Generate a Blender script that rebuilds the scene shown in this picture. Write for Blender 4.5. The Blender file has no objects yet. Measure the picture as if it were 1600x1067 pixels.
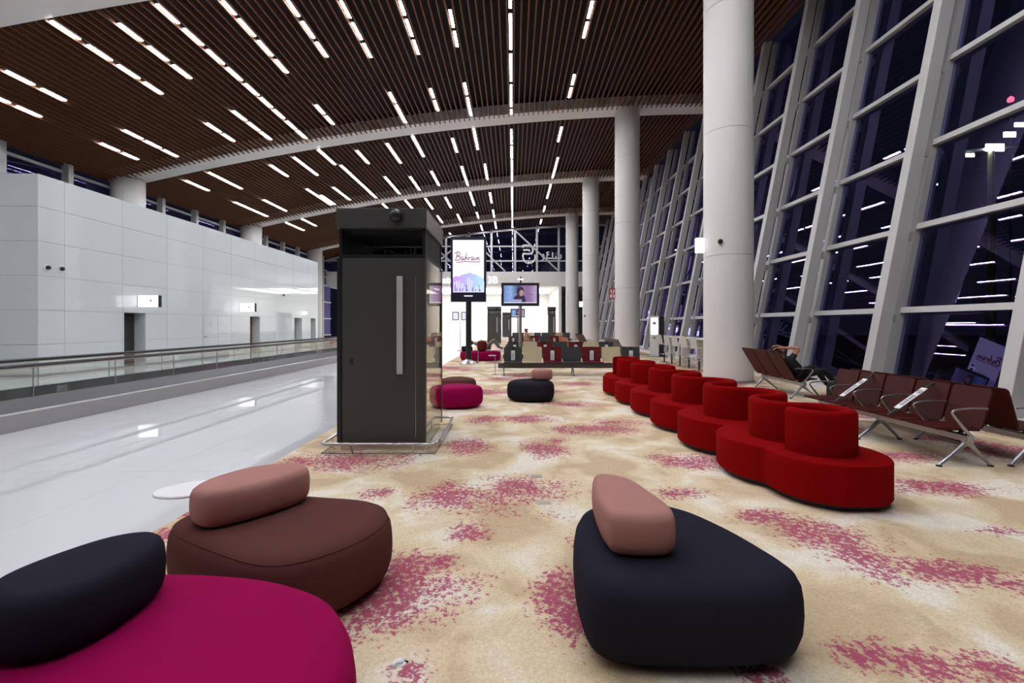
import bpy, bmesh, math, random
from mathutils import Vector, Matrix, noise
random.seed(7)
S = bpy.context.scene
COL = S.collection
PI = math.pi

# ---------------------------------------------------------------- camera, world, exposure
F, CX, HY, EYE = 711.0, 802.0, 507.0, 1.55
cam = bpy.data.cameras.new('camera'); co = bpy.data.objects.new('camera', cam); COL.objects.link(co)
cam.sensor_width = 36.0; cam.lens = 36.0 * F / 1600; cam.clip_end = 500; cam.clip_start = 0.05
cam.shift_x = -(CX - 800) / 1600; cam.shift_y = (HY - 533.5) / 1600
co.location = (0, 0, EYE); co.rotation_euler = (PI / 2, 0, 0)
S.camera = co
S.view_settings.view_transform = 'Standard'; S.view_settings.look = 'None'
S.view_settings.gamma = 1; S.view_settings.use_curve_mapping = False
S.view_settings.exposure = 0.15
STRIP = 62.0          # emission of the ceiling strip lights
W = bpy.data.worlds.new('night'); S.world = W; W.use_nodes = True
bg = W.node_tree.nodes['Background']; bg.inputs[0].default_value = (0.012, 0.014, 0.03, 1); bg.inputs[1].default_value = 0.35
S.cycles.use_denoising = True
S.cycles.max_bounces = 8; S.cycles.transparent_max_bounces = 24
S.cycles.sample_clamp_indirect = 6.0
S.cycles.caustics_reflective = False; S.cycles.caustics_refractive = False

# ---------------------------------------------------------------- materials
MATS = {}
def mat(name, col, rough=0.5, metal=0.0, spec=0.5, emit=None, es=0.0, bump=0.0, bscale=200.0, var=0.0, vscale=6.0, coat=0.0, sheen=0.0):
    if name in MATS: return MATS[name]
    m = bpy.data.materials.new(name); m.use_nodes = True; nt = m.node_tree; b = nt.nodes['Principled BSDF']
    b.inputs['Base Color'].default_value = (*col, 1); b.inputs['Roughness'].default_value = rough
    b.inputs['Metallic'].default_value = metal; b.inputs['Specular IOR Level'].default_value = spec
    b.inputs['Coat Weight'].default_value = coat; b.inputs['Sheen Weight'].default_value = sheen
    tc = nt.nodes.new('ShaderNodeTexCoord')
    if emit: b.inputs['Emission Color'].default_value = (*emit, 1); b.inputs['Emission Strength'].default_value = es
    if var > 0:
        n = nt.nodes.new('ShaderNodeTexNoise'); n.inputs['Scale'].default_value = vscale; n.inputs['Detail'].default_value = 4
        nt.links.new(tc.outputs['Object'], n.inputs['Vector'])
        mx = nt.nodes.new('ShaderNodeMix'); mx.data_type = 'RGBA'
        mx.inputs[6].default_value = (*[c * (1 - var) for c in col], 1); mx.inputs[7].default_value = (*[min(1, c * (1 + var)) for c in col], 1)
        nt.links.new(n.outputs['Fac'], mx.inputs[0]); nt.links.new(mx.outputs[2], b.inputs['Base Color'])
    if bump > 0:
        n2 = nt.nodes.new('ShaderNodeTexNoise'); n2.inputs['Scale'].default_value = bscale; n2.inputs['Detail'].default_value = 2
        nt.links.new(tc.outputs['Object'], n2.inputs['Vector'])
        bp = nt.nodes.new('ShaderNodeBump'); bp.inputs['Strength'].default_value = bump; bp.inputs['Distance'].default_value = 0.002
        nt.links.new(n2.outputs['Fac'], bp.inputs['Height']); nt.links.new(bp.outputs['Normal'], b.inputs['Normal'])
    MATS[name] = m; return m
def emis(name, col, s):
    if name in MATS: return MATS[name]
    m = bpy.data.materials.new(name); m.use_nodes = True; nt = m.node_tree; nt.nodes.clear()
    e = nt.nodes.new('ShaderNodeEmission'); e.inputs[0].default_value = (*col, 1); e.inputs[1].default_value = s
    o = nt.nodes.new('ShaderNodeOutputMaterial'); nt.links.new(e.outputs[0], o.inputs[0]); MATS[name] = m; return m
def glass(name, tint, refl, ior=1.5, gain=1.0):
    m = bpy.data.materials.new(name); m.use_nodes = True; nt = m.node_tree; nt.nodes.clear()
    t = nt.nodes.new('ShaderNodeBsdfTransparent'); t.inputs[0].default_value = (*tint, 1)
    g = nt.nodes.new('ShaderNodeBsdfGlossy'); g.inputs['Color'].default_value = (*refl, 1); g.inputs['Roughness'].default_value = 0.0
    f = nt.nodes.new('ShaderNodeFresnel'); ge = nt.nodes.new('ShaderNodeNewGeometry'); mr = nt.nodes.new('ShaderNodeMapRange')
    mr.inputs['To Min'].default_value = ior; mr.inputs['To Max'].default_value = 1 / ior; nt.links.new(ge.outputs['Backfacing'], mr.inputs['Value']); nt.links.new(mr.outputs[0], f.inputs[0])
    mu = nt.nodes.new('ShaderNodeMath'); mu.operation = 'MULTIPLY'; mu.use_clamp = True; mu.inputs[1].default_value = gain
    x = nt.nodes.new('ShaderNodeMixShader'); o = nt.nodes.new('ShaderNodeOutputMaterial')
    nt.links.new(f.outputs[0], mu.inputs[0]); nt.links.new(mu.outputs[0], x.inputs[0]); nt.links.new(t.outputs[0], x.inputs[1]); nt.links.new(g.outputs[0], x.inputs[2])
    nt.links.new(x.outputs[0], o.inputs[0]); MATS[name] = m; return m

M_white = mat('white_paint', (.76, .74, .71), .45, bump=.05, bscale=60)
M_col = mat('column_paint', (.72, .70, .67), .5, bump=.04, bscale=40)
M_fin = mat('fin_paint', (.55, .54, .53), .4)
M_fin2 = mat('mullion_paint', (.47, .46, .465), .4)
M_panel = mat('wall_glass_panel', (.56, .595, .59), .03, spec=.6, coat=.35, var=.02, vscale=.6)
M_joint = mat('joint_dark', (.30, .31, .31), .6)
M_tile = mat('floor_tile', (.67, .67, .69), .015, spec=.5, var=.015, vscale=1.3)
M_grout = mat('grout', (.55, .55, .57), .4)
M_slat = mat('ceiling_slat_wood', (.135, .047, .016), .55, var=.25, vscale=3)
M_dark = mat('ceiling_void', (.012, .009, .008), .9)
M_red = mat('red_felt', (.235, .0022, .003), .95, spec=.04, bump=.5, bscale=700, var=.08, vscale=14)
M_navy = mat('navy_felt', (.020, .019, .030), .95, spec=.06, bump=.5, bscale=700, var=.1, vscale=12)
M_brown = mat('brown_felt', (.110, .042, .037), .9, spec=.06, bump=.5, bscale=700, var=.06, vscale=12)
M_mag = mat('magenta_felt', (.30, .003, .068), .9, spec=.05, bump=.5, bscale=700, var=.06, vscale=12)
M_pink = mat('dusty_pink_felt', (.42, .205, .178), .9, spec=.06, bump=.4, bscale=700, var=.05, vscale=12)
M_kdark = mat('cabin_dark_metal', (.066, .064, .062), .42, metal=.2, bump=.05, bscale=300)
M_kblk = mat('cabin_black', (.012, .012, .013), .35)
M_kbeige = mat('cabin_side_reflection', (.34, .32, .29), .18, metal=.5)  # beige tone painted in for light reflected on the cap's right side
M_chrome = mat('brushed_steel', (.62, .61, .60), .25, metal=1.0)
M_alu = mat('aluminium', (.42, .42, .43), .35, metal=.9)
M_grey = mat('walkway_metal', (.42, .41, .41), .38, metal=.6)
M_dgrey = mat('walkway_dark_metal', (.10, .10, .105), .35, metal=.6)
M_rub = mat('black_rubber', (.012, .012, .012), .5)
M_blkp = mat('black_plastic', (.015, .015, .016), .4)
M_mar = mat('maroon_shell', (.055, .0075, .0055), .5, spec=.15, var=.12, vscale=5)
M_marf = mat('maroon_back', (.13, .010, .012), .5, spec=.25)
M_beige = mat('beige_shell', (.58, .50, .33), .45)
M_char = mat('charcoal_shell', (.045, .047, .05), .4)
M_orange = mat('tan_shell', (.36, .12, .06), .5)
M_wlam = mat('white_laminate', (.78, .78, .78), .3)
M_stool = mat('stool_shell', (.62, .58, .53), .5)
M_strapw = mat('strap_white', (.80, .80, .80), .5)
M_ink = mat('print_dark', (.05, .05, .06), .6)
M_led = emis('led_strip', (.93, .94, 1.0), STRIP)
M_sign = emis('lit_sign', (.90, .93, 1.0), 2.2)
M_letter = emis('lit_letters', (1, 1, 1), 1.3)
M_glassw = glass('window_glass', (.55, .6, .75), (.50, .42, 1.0), 1.5, 1.8)
M_glassb = glass('balustrade_glass', (.945, .968, .957), (1, 1, 1), 1.45, 1.3)
M_glassk = glass('cabin_glass', (.86, .84, .80), (1, .97, .92), 1.5, 1.5)
M_glassd = glass('smoked_glass', (.25, .25, .26), (1, 1, 1), 1.5, 1.5)
M_skin = mat('skin', (.45, .20, .11), .5)
M_hair = mat('hair', (.03, .02, .012), .6)
M_cloth = mat('dark_cloth', (.018, .022, .026), .9)
M_black = mat('black_cloth', (.008, .008, .009), .9)

# ---------------------------------------------------------------- helpers
def link(o, parent=None):
    COL.objects.link(o)
    if parent: o.parent = parent
    return o
def tag(o, label=None, cat=None, group=None, kind=None):
    if label: o['label'] = label
    if cat: o['category'] = cat
    if group: o['group'] = group
    if kind: o['kind'] = kind
    return o
def empty(name, loc=(0, 0, 0), rz=0.0):
    o = bpy.data.objects.new(name, None); link(o); o.location = loc; o.rotation_euler = (0, 0, rz); o.empty_display_size = .1
    return o
def mesh_obj(name, verts, faces, m, parent=None, smooth=False):
    me = bpy.data.meshes.new(name); me.from_pydata([tuple(v) for v in verts], [], faces); me.update()
    if m: me.materials.append(m)
    if smooth:
        for p in me.polygons: p.use_smooth = True
    return link(bpy.data.objects.new(name, me), parent)
def use(name, me, parent=None, loc=(0, 0, 0)):
    o = bpy.data.objects.new(name, me); link(o, parent); o.location = loc; return o
class MB:
    def __init__(s): s.v = []; s.f = []
    def add(s, vs, fs):
        k = len(s.v); s.v += [tuple(v) for v in vs]; s.f += [tuple(i + k for i in f) for f in fs]; return s
    def box(s, x0, x1, y0, y1, z0, z1):
        vs = [(x0, y0, z0), (x1, y0, z0), (x1, y1, z0), (x0, y1, z0), (x0, y0, z1), (x1, y0, z1), (x1, y1, z1), (x0, y1, z1)]
        return s.add(vs, [(3, 2, 1, 0), (4, 5, 6, 7), (0, 1, 5, 4), (1, 2, 6, 5), (2, 3, 7, 6), (3, 0, 4, 7)])
    def hexa(s, bot, top):
        return s.add(list(bot) + list(top), [(3, 2, 1, 0), (4, 5, 6, 7), (0, 1, 5, 4), (1, 2, 6, 5), (2, 3, 7, 6), (3, 0, 4, 7)])
    def bar(s, a, b, w, h, up=(0, 0, 1)):
        a = Vector(a); b = Vector(b); d = (b - a).normalized(); u = Vector(up)
        r = d.cross(u); r = r.normalized() if r.length > 1e-5 else Vector((1, 0, 0)); u = r.cross(d).normalized()
        c = [(-w / 2, -h / 2), (w / 2, -h / 2), (w / 2, h / 2), (-w / 2, h / 2)]
        return s.hexa([a + r * i + u * j for i, j in c], [b + r * i + u * j for i, j in c])
    def tube(s, pts, r, n=10, closed=False, cap=True):
        pts = [Vector(p) for p in pts]; N = len(pts); rs = r if isinstance(r, (list, tuple)) else [r] * N
        rings = []; prev = None
        for i, p in enumerate(pts):
            if closed: d = pts[(i + 1) % N] - pts[i - 1]
            else: d = pts[min(i + 1, N - 1)] - pts[max(i - 1, 0)]
            d.normalize()
            if prev is None:
                a = Vector((0, 0, 1)) if abs(d.z) < .9 else Vector((1, 0, 0)); u = d.cross(a).normalized()
            else:
                u = prev - d * prev.dot(d); u.normalize()
            prev = u; w = d.cross(u)
            rings.append([p + (u * math.cos(2 * PI * k / n) + w * math.sin(2 * PI * k / n)) * rs[i] for k in range(n)])
        vs = [v for ring in rings for v in ring]; fs = []
        for i in range(N if closed else N - 1):
            j = (i + 1) % N
            for k in range(n): fs.append((i * n + k, i * n + (k + 1) % n, j * n + (k + 1) % n, j * n + k))
        if cap and not closed:
            fs.append(tuple(reversed(range(n)))); fs.append(tuple((N - 1) * n + k for k in range(n)))
        return s.add(vs, fs)
    def lathe(s, prof, c=(0, 0, 0), n=32, a0=0, a1=2 * PI):
        full = abs(a1 - a0 - 2 * PI) < 1e-6; m = n if full else n + 1; L = len(prof); vs = []
        for k in range(m):
            a = a0 + (a1 - a0) * k / n
            for r, z in prof: vs.append((c[0] + r * math.cos(a), c[1] + r * math.sin(a), c[2] + z))
        fs = []
        for k in range(n):
            k2 = (k + 1) % m
            for j in range(L - 1): fs.append((k * L + j, k2 * L + j, k2 * L + j + 1, k * L + j + 1))
        if full:
            fs.append(tuple(k * L for k in reversed(range(m)))); fs.append(tuple(k * L + L - 1 for k in range(m)))
        return s.add(vs, fs)
    def build(s, name, m, parent=None, smooth=False, bevel=0.0, seg=2):
        o = mesh_obj(name, s.v, s.f, m, parent)
        bm = bmesh.new(); bm.from_mesh(o.data)
        if bevel > 0:
            bmesh.ops.bevel(bm, geom=[e for e in bm.edges if e.calc_face_angle(0) > .5], offset=bevel, segments=seg, affect='EDGES', profile=.5)
        bmesh.ops.recalc_face_normals(bm, faces=bm.faces); bm.to_mesh(o.data); bm.free()
        if smooth:
            for p in o.data.polygons: p.use_smooth = True
            try: o.data.set_sharp_from_angle(angle=math.radians(40))
            except Exception: pass
        return o
def smooth_path(pts, n=8, closed=False):
    P = [Vector(p) for p in pts]; N = len(P); out = []
    for i in range(N if closed else N - 1):
        if closed: a, b, c, d = P[i - 1], P[i], P[(i + 1) % N], P[(i + 2) % N]
        else: a, b, c, d = P[max(i - 1, 0)], P[i], P[i + 1], P[min(i + 2, N - 1)]
        for k in range(n):
            t = k / n
            out.append(.5 * ((2 * b) + (c - a) * t + (2 * a - 5 * b + 4 * c - d) * t * t + (3 * b - a - 3 * c + d) * t ** 3))
    if not closed: out.append(P[-1])
    return out
def offset2(poly, d):
    N = len(poly); out = []
    for i in range(N):
        t = (poly[(i + 1) % N] - poly[i - 1]); t = Vector((t.x, t.y)); t.normalize()
        out.append(Vector((poly[i].x - t.y * d, poly[i].y + t.x * d)))
    return out
def ccw(poly):
    a = sum(poly[i - 1].x * poly[i].y - poly[i].x * poly[i - 1].y for i in range(len(poly)))
    return poly if a > 0 else poly[::-1]
def curve_text(name, body, size, m, parent, loc, rot, extrude=.01, shear=0.0, align='CENTER', bold=0.0):
    cu = bpy.data.curves.new(name, 'FONT'); cu.body = body; cu.size = size; cu.extrude = extrude; cu.align_x = align; cu.align_y = 'CENTER'; cu.shear = shear; cu.offset = bold
    tmp = bpy.data.objects.new(name, cu); COL.objects.link(tmp)
    dg = bpy.context.evaluated_depsgraph_get(); dg.update()
    me = bpy.data.meshes.new_from_object(tmp.evaluated_get(dg)); bpy.data.objects.remove(tmp)
    me.materials.clear(); me.materials.append(m)
    o = bpy.data.objects.new(name, me); link(o, parent); o.location = loc; o.rotation_euler = rot; return o
def gp(x, y, h=0.0):
    z = (EYE - h) * F / (y - HY); return ((x - CX) * z / F, z)
def ORD(n):
    w = ['first', 'second', 'third', 'fourth', 'fifth', 'sixth', 'seventh', 'eighth', 'ninth', 'tenth', 'eleventh', 'twelfth', 'thirteenth', 'fourteenth', 'fifteenth', 'sixteenth', 'seventeenth', 'eighteenth', 'nineteenth', 'twentieth']
    if n < 20: return w[n]
    return f'{n + 1}' + {1: 'st', 2: 'nd', 3: 'rd'}.get((n + 1) % 10 if (n + 1) % 100 not in (11, 12, 13) else 0, 'th')

# ---------------------------------------------------------------- the setting
BAY = 11.07; GRID = [12.5 + BAY * k for k in range(-3, 5)]
XL, XR = -20.6, 10.15          # ceiling limits
YE = 50.0                      # end bulkhead
YB = -20.0
def CZ(X): return 12.68 - .0037 * (X - 12) ** 2
CARX = -2.68; WX = -14.0; WY0, WY1 = 13.4, 32.6
# tile floor: grout bed plus separate tiles
b = MB().box(-24, 9.0, YB, 64, -.20, -.004); floor = tag(b.build('floor', M_grout), kind='structure')
tm = None
def tile_mesh(w, l):
    b = MB().box(0.0015, w - .0015, 0.0015, l - .0015, -.004, 0)
    me = bpy.data.meshes.new('floor_tile'); me.from_pydata(b.v, [], b.f); me.materials.append(M_tile); return me
tw, tl = 1.13, 2.4
tm = tile_mesh(tw, tl)
for i in range(4):
    for j in range(-1, 22): use('floor_tile', tm, floor, (CARX - (i + 1) * tw, j * tl, 0))
tm2 = tile_mesh(1.25, 4.8)
for i in range(4):
    for j in range(0, 11): use('floor_tile', tm2, floor, (-9.0 - (i + 1) * 1.25, j * 4.8, 0))
b = MB()
for j in range(-8, -1): b.box(-9.0, CARX, j * 2.4, j * 2.4 + 2.397, -.004, 0)
for j in range(-4, 13): b.box(-23.9, -14.003, j * 4.8, j * 4.8 + 4.797, -.004, 0)
for j in range(-4, 0): b.box(-13.99, -9.003, j * 4.8, j * 4.8 + 4.797, -.004, 0)
b.box(-9.0, CARX, 52.8, 63.9, -.004, 0); b.box(-14, -9.003, 52.8, 63.9, -.004, 0)
b.build('floor_tile', M_tile, floor)['kind'] = 'stuff'

# carpet: dense sheet, the woven pink patches kept as a mask in the weave
PATCH = [(620, 925, 105, 52), (540, 722, 95, 15), (812, 768, 75, 24), (705, 775, 55, 22), (590, 772, 22, 9), (735, 832, 34, 14), (857, 702, 34, 13),
         (735, 697, 40, 13), (925, 672, 60, 7), (824, 655, 45, 6), (760, 656, 30, 7), (885, 935, 42, 55), (905, 848, 14, 12), (1068, 772, 34, 9), (1085, 722, 62, 11),
         (1290, 835, 75, 24), (1350, 882, 55, 34), (1500, 898, 85, 22), (1590, 918, 40, 22), (1340, 1025, 60, 26), (1440, 1045, 70, 22), (1560, 1050, 60, 16),
         (1470, 762, 85, 11), (1560, 832, 40, 8), (1180, 808, 45, 10), (770, 613, 38, 4), (850, 612, 40, 3), (965, 660, 40, 6), (890, 632, 50, 4), (700, 575, 30, 3), (780, 592, 26, 2.5),
         (250, 838, 26, 14), (300, 800, 36, 10), (870, 690, 22, 7), (1010, 790, 18, 6), (1420, 715, 60, 8), (900, 600, 40, 3), (560, 700, 20, 6), (1250, 760, 30, 8), (960, 765, 20, 5), (690, 880, 20, 8), (1190, 1055, 30, 8), (640, 1055, 25, 8)]
PF = []
for x, y, rx, ry in PATCH:
    X, Y = gp(x, y); rX = rx * Y / F; rY = ry * Y * Y / (EYE * F); PF.append((X, Y, max(rX, .1) * 1.3, max(rY, .1) * 1.3))
rr = random.Random(3)
for i in range(150):
    X = rr.uniform(-2.6, 7.4); Y = rr.uniform(11.5, 48); PF.append((X, Y, rr.uniform(.25, .75), rr.uniform(.3, .9)))
for i in range(30):
    X = rr.uniform(3.2, 7.4); Y = rr.uniform(5.5, 11.5); PF.append((X, Y, rr.uniform(.2, .5), rr.uniform(.2, .5)))
def carpet(y0, y1, step, name):
    nx = int((7.62 - CARX) / step); ny = int((y1 - y0) / step); vs = []; fs = []; mk = []
    grid = {}
    for (X, Y, a, c) in PF:
        for gx in range(int((X - 2.2 * a) // 1), int((X + 2.2 * a) // 1) + 1):
            for gy in range(int((Y - 2.2 * c) // 1), int((Y + 2.2 * c) // 1) + 1): grid.setdefault((gx, gy), []).append((X, Y, a, c))
    for j in range(ny + 1):
        for i in range(nx + 1):
            x = CARX + (7.62 - CARX) * i / nx; y = y0 + (y1 - y0) * j / ny; vs.append((x, y, .008))
            w = 0.0
            n1 = noise.noise(Vector((x * 2.1, y * 2.1, 0))) * .5 + noise.noise(Vector((x * 5.3, y * 5.3, 4))) * .35
            for (X, Y, a, c) in grid.get((int(x // 1), int(y // 1)), ()):
                d = math.hypot((x - X) / a, (y - Y) / c); w = max(w, 1.3 - d * .95 + n1 * .8)
            mk.append(max(0.0, min(1.0, w)))
    for j in range(ny):
        for i in range(nx):
            k = j * (nx + 1) + i; fs.append((k, k + 1, k + nx + 2, k + nx + 1))
    o = mesh_obj(name, vs, fs, None); at = o.data.attributes.new('weave', 'FLOAT', 'POINT'); at.data.foreach_set('value', mk)
    return o
mc = bpy.data.materials.new('carpet_weave'); mc.use_nodes = True; nt = mc.node_tree; pb = nt.nodes['Principled BSDF']
def N(t): return nt.nodes.new(t)
tc = N('ShaderNodeTexCoord'); at = N('ShaderNodeAttribute'); at.attribute_name = 'weave'
nA = N('ShaderNodeTexNoise'); nA.inputs['Scale'].default_value = 1.55; nA.inputs['Detail'].default_value = 3; nA.inputs['Distortion'].default_value = .5
rA = N('ShaderNodeValToRGB'); e = rA.color_ramp.elements
e[0].position = .40; e[0].color = (.60, .46, .29, 1); e[1].position = .62; e[1].color = (.84, .77, .64, 1)
k = rA.color_ramp.elements.new(.47); k.color = (.72, .58, .385, 1); k = rA.color_ramp.elements.new(.54); k.color = (.76, .63, .44, 1)
nS = N('ShaderNodeTexNoise'); nS.inputs['Scale'].default_value = 75; nS.inputs['Detail'].default_value = 2
nS2 = N('ShaderNodeTexNoise'); nS2.inputs['Scale'].default_value = 26; nS2.inputs['Detail'].default_value = 2
for n_ in (nA, nS, nS2): nt.links.new(tc.outputs['Object'], n_.inputs['Vector'])
ad = N('ShaderNodeMath'); ad.operation = 'ADD'; nt.links.new(nS.outputs['Fac'], ad.inputs[0]); nt.links.new(nS2.outputs['Fac'], ad.inputs[1])
th = N('ShaderNodeMapRange'); th.inputs['From Min'].default_value = 0; th.inputs['From Max'].default_value = 1; th.inputs['To Min'].default_value = -.32; th.inputs['To Max'].default_value = .17
nt.links.new(at.outputs['Fac'], th.inputs['Value'])
a2 = N('ShaderNodeMath'); a2.operation = 'ADD'; nt.links.new(ad.outputs[0], a2.inputs[0]); nt.links.new(th.outputs[0], a2.inputs[1])
st = N('ShaderNodeMapRange'); st.inputs['From Min'].default_value = .95; st.inputs['From Max'].default_value = 1.15; nt.links.new(a2.outputs[0], st.inputs['Value'])
mg = N('ShaderNodeMath'); mg.operation = 'MULTIPLY'; nt.links.new(st.outputs[0], mg.inputs[0])
g2 = N('ShaderNodeMapRange'); g2.inputs['From Min'].default_value = .02; g2.inputs['From Max'].default_value = .25; g2.inputs['To Max'].default_value = .9; nt.links.new(at.outputs['Fac'], g2.inputs['Value']); nt.links.new(g2.outputs[0], mg.inputs[1])
mx = N('ShaderNodeMix'); mx.data_type = 'RGBA'; nt.links.new(mg.outputs[0], mx.inputs[0]); nt.links.new(rA.outputs[0], mx.inputs[6]); nt.links.new(nA.outputs['Fac'], rA.inputs[0])
mx.inputs[7].default_value = (.40, .050, .13, 1)
fl = N('ShaderNodeMix'); fl.data_type = 'RGBA'; fl.blend_type = 'MULTIPLY'; fl.inputs[0].default_value = .35
fr = N('ShaderNodeMapRange'); fr.inputs['From Min'].default_value = .3; fr.inputs['From Max'].default_value = .7; fr.inputs['To Min'].default_value = .55; fr.inputs['To Max'].default_value = 1.2
nt.links.new(nS.outputs['Fac'], fr.inputs['Value']); nt.links.new(mx.outputs[2], fl.inputs[6]); nt.links.new(fr.outputs[0], fl.inputs[7]); nt.links.new(fl.outputs[2], pb.inputs['Base Color'])
pb.inputs['Roughness'].default_value = 1; pb.inputs['Specular IOR Level'].default_value = .1
bp = N('ShaderNodeBump'); bp.inputs['Strength'].default_value = .5; bp.inputs['Distance'].default_value = .004; nt.links.new(nS.outputs['Fac'], bp.inputs['Height']); nt.links.new(bp.outputs['Normal'], pb.inputs['Normal'])
cp = carpet(.2, 13.0, .045, 'floor_carpet'); cp.data.materials.append(mc); tag(cp, kind='structure')
cp2 = carpet(13.0, 50.0, .14, 'floor_carpet'); cp2.data.materials.append(mc); cp2.parent = cp; cp2.name = 'carpet_stretch'
b = MB().box(CARX, 7.62, YB, .2, 0, .008); o = b.build('carpet_stretch', mc, cp)

# ceiling: dark void, single slats in the two nearest bays, the rest joined
XS = [XL + .125 + .25 * i for i in range(int((XR - XL) / .25))]
def sheet(fn, y0, y1, name, m, parent, th=.04, n=60, x0=XL, x1=XR):
    vs = []; fs = []
    for i in range(n + 1):
        x = x0 + (x1 - x0) * i / n; z = fn(x); vs += [(x, y0, z), (x, y1, z), (x, y1, z + th), (x, y0, z + th)]
    for i in range(n):
        a = 4 * i; c = a + 4
        fs += [(a, a + 1, c + 1, c), (a + 2, a + 3, c + 3, c + 2), (a + 3, a, c, c + 3), (a + 1, a + 2, c + 2, c + 1)]
    fs += [(3, 2, 1, 0), tuple(4 * n + q for q in range(4))]
    o = mesh_obj(name, vs, fs, m, parent); return o
ceiling = sheet(lambda x: CZ(x) + .75, YB, YE + .6, 'ceiling', M_dark, None); tag(ceiling, kind='structure')
HB = .58
slat_me = {}
def slat_mesh(L):
    if L not in slat_me:
        b = MB().box(-.025, .025, 0, L, 0, .13); me = bpy.data.meshes.new('slat'); me.from_pydata(b.v, [], b.f); me.materials.append(M_slat); slat_me[L] = me
    return slat_me[L]
stuff = MB()
for k in range(len(GRID)):
    y0 = GRID[k] + HB; y1 = (GRID[k + 1] - HB + .22) if k + 1 < len(GRID) else YE
    if k + 1 == len(GRID): y1 = max(y1, y0 + .1)
    y1 = min(y1, YE)
    for X in XS:
        if k in (3, 4): use('slat', slat_mesh(round(y1 - y0, 3)), ceiling, (X, y0, CZ(X)))
        else: stuff.box(X - .025, X + .025, y0, y1, CZ(X), CZ(X) + .13)
for X in XS: stuff.box(X - .025, X + .025, YB, GRID[0] - HB + .22, CZ(X), CZ(X) + .13)
stuff.build('slat', M_slat, ceiling)['kind'] = 'stuff'
for k, gy in enumerate(GRID):
    if gy < YE: tag(sheet(lambda x: CZ(x) + .05, gy - HB, gy + HB, f'trim_{k + 1}', M_white, None, th=.5), kind='structure')

# strip lights: pixel segments of the photograph cast on the curved ceiling
Z1 = [(215,90,355,182),(378,198,497,275),(518,287,622,355),(632,365,724,423),(525,100,640,187),(657,202,757,275),(770,287,857,353),
 (700,12,810,108),(825,122,917,205),(930,217,1010,288),(1022,297,1090,360),(1100,370,1162,427),(1168,432,1222,482),(1228,487,1278,530),(1285,537,1330,577),(1335,580,1377,618),
 (990,0,1057,70),(1067,80,1145,165),(1155,177,1223,252),(1232,262,1290,327),(1265,0,1320,80),(1330,95,1388,177),(1395,187,1448,260),
 (12,315,153,383),(175,393,293,453),(-60,402,52,462),(75,470,195,522),(555,578,637,622),(645,627,720,663),(728,668,797,700),(457,636,542,675),(550,680,626,712),
 (922,548,985,592),(990,597,1048,632),(1040,492,1102,540),(1107,545,1162,585),(1167,588,1216,624),(1415,465,1455,510),(1460,515,1498,556),
 (1422,662,1505,734),(1510,739,1600,815),(1315,700,1425,782),(1207,735,1287,788),(933,768,1086,843),(835,803,944,850),(1372,842,1485,915),(1495,837,1570,892),(1183,890,1286,942),(1053,900,1207,965),(1242,980,1355,1030),(1343,970,1420,1008)]
Z2 = [(92,0,135,85),(145,97,190,180),(195,190,233,260),(358,0,385,72),(388,82,420,165),(425,175,450,245),(577,0,585,30),(587,40,602,125),(605,135,618,212),
 (1227,0,1210,85),(1202,95,1184,172),(1145,330,1134,380),(1132,388,1120,437),(1087,565,1072,633),(1053,703,1035,795),(1027,820,1010,887),(1000,920,995,945),(985,980,980,1000),(977,1020,973,1040),
 (310,410,340,460),(343,465,392,550),(500,393,517,438),(519,445,537,495),(652,367,664,425),(666,432,683,517),
 (415,600,470,700),(290,640,360,730),(170,670,227,730),(580,617,605,682),(692,570,714,668),
 (160,806,247,885),(280,790,353,866),(400,787,445,850),(502,763,542,828),(625,743,660,828),(725,733,743,803),(65,835,143,892),(0,872,57,915),
 (660,852,688,918),(755,860,763,908),(565,880,593,928),(470,885,505,933),(370,890,410,933),(270,905,303,937),(525,962,550,995),(607,957,652,1035),(695,948,706,975),(766,938,777,970),(715,1005,735,1053),(780,988,790,1020),(582,1040,600,1062)]
def cray(x, y):
    a = (x - CX) / F; bb = (HY - y) / F; k = .0037
    A = k * a * a; B = bb - 24 * k * a; C = EYE - 12.70 + k * 144
    if A < 1e-9: return a, -C / B
    d = B * B - 4 * A * C
    return a, (-B + math.sqrt(max(d, 0))) / (2 * A)
segs = []
for s_, ox in ((Z1, 0), (Z2, 500)):
    for (x1, y1, x2, y2) in s_:
        q = []
        for (x, y) in ((x1, y1), (x2, y2)):
            a, t = cray(ox + x / 2.857, y / 2.857); q.append((a * t, t))
        segs.append(((q[0][0] + q[1][0]) / 2, q[0][1], q[1][1]))
for k in range(16): segs.append((-.22, 13.2 + k * 2.3, 13.2 + k * 2.3 + 2.1))
for X, ys in ((-16.5, (-2, 4, 8)), (-12.8, (-6, 0, 5, 9)), (-9.2, (-4, 2, 4.5, 7)), (-6.2, (-5, -2, .5, 4, 6.5, 9)), (-4.2, (-2, 2, 4.5, 7)), (-2.2, (-5, -2, .5, 4, 6.5, 9)), (-.22, (-8, -4, -1.4, 2, 4.5, 7, 9.3)), (1.8, (-4, -1.4, 2, 4.5, 7)), (3.8, (-2, 2, 4.5, 7)), (6.0, (-1.4, 2, 4.5, 7))):  # unseen rows overhead and behind, added to light the foreground
    for y in ys: segs.append((X, y, y + 2.3))
lights = []
for X, ya, yb in segs:
    X = min(XS, key=lambda s: abs(s + .125 - X)) + .125
    for gy in GRID:                                       # keep clear of the white bands
        if ya < gy + HB and yb > gy - HB:
            if (ya + yb) / 2 < gy: yb = min(yb, gy - HB - .02)
            else: ya = max(ya, gy + HB + .02)
    yb = min(yb, YE - .3)
    ya += .05; yb -= .05
    if yb - ya > .25: lights.append((X, ya, yb))
bays = {}
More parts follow.
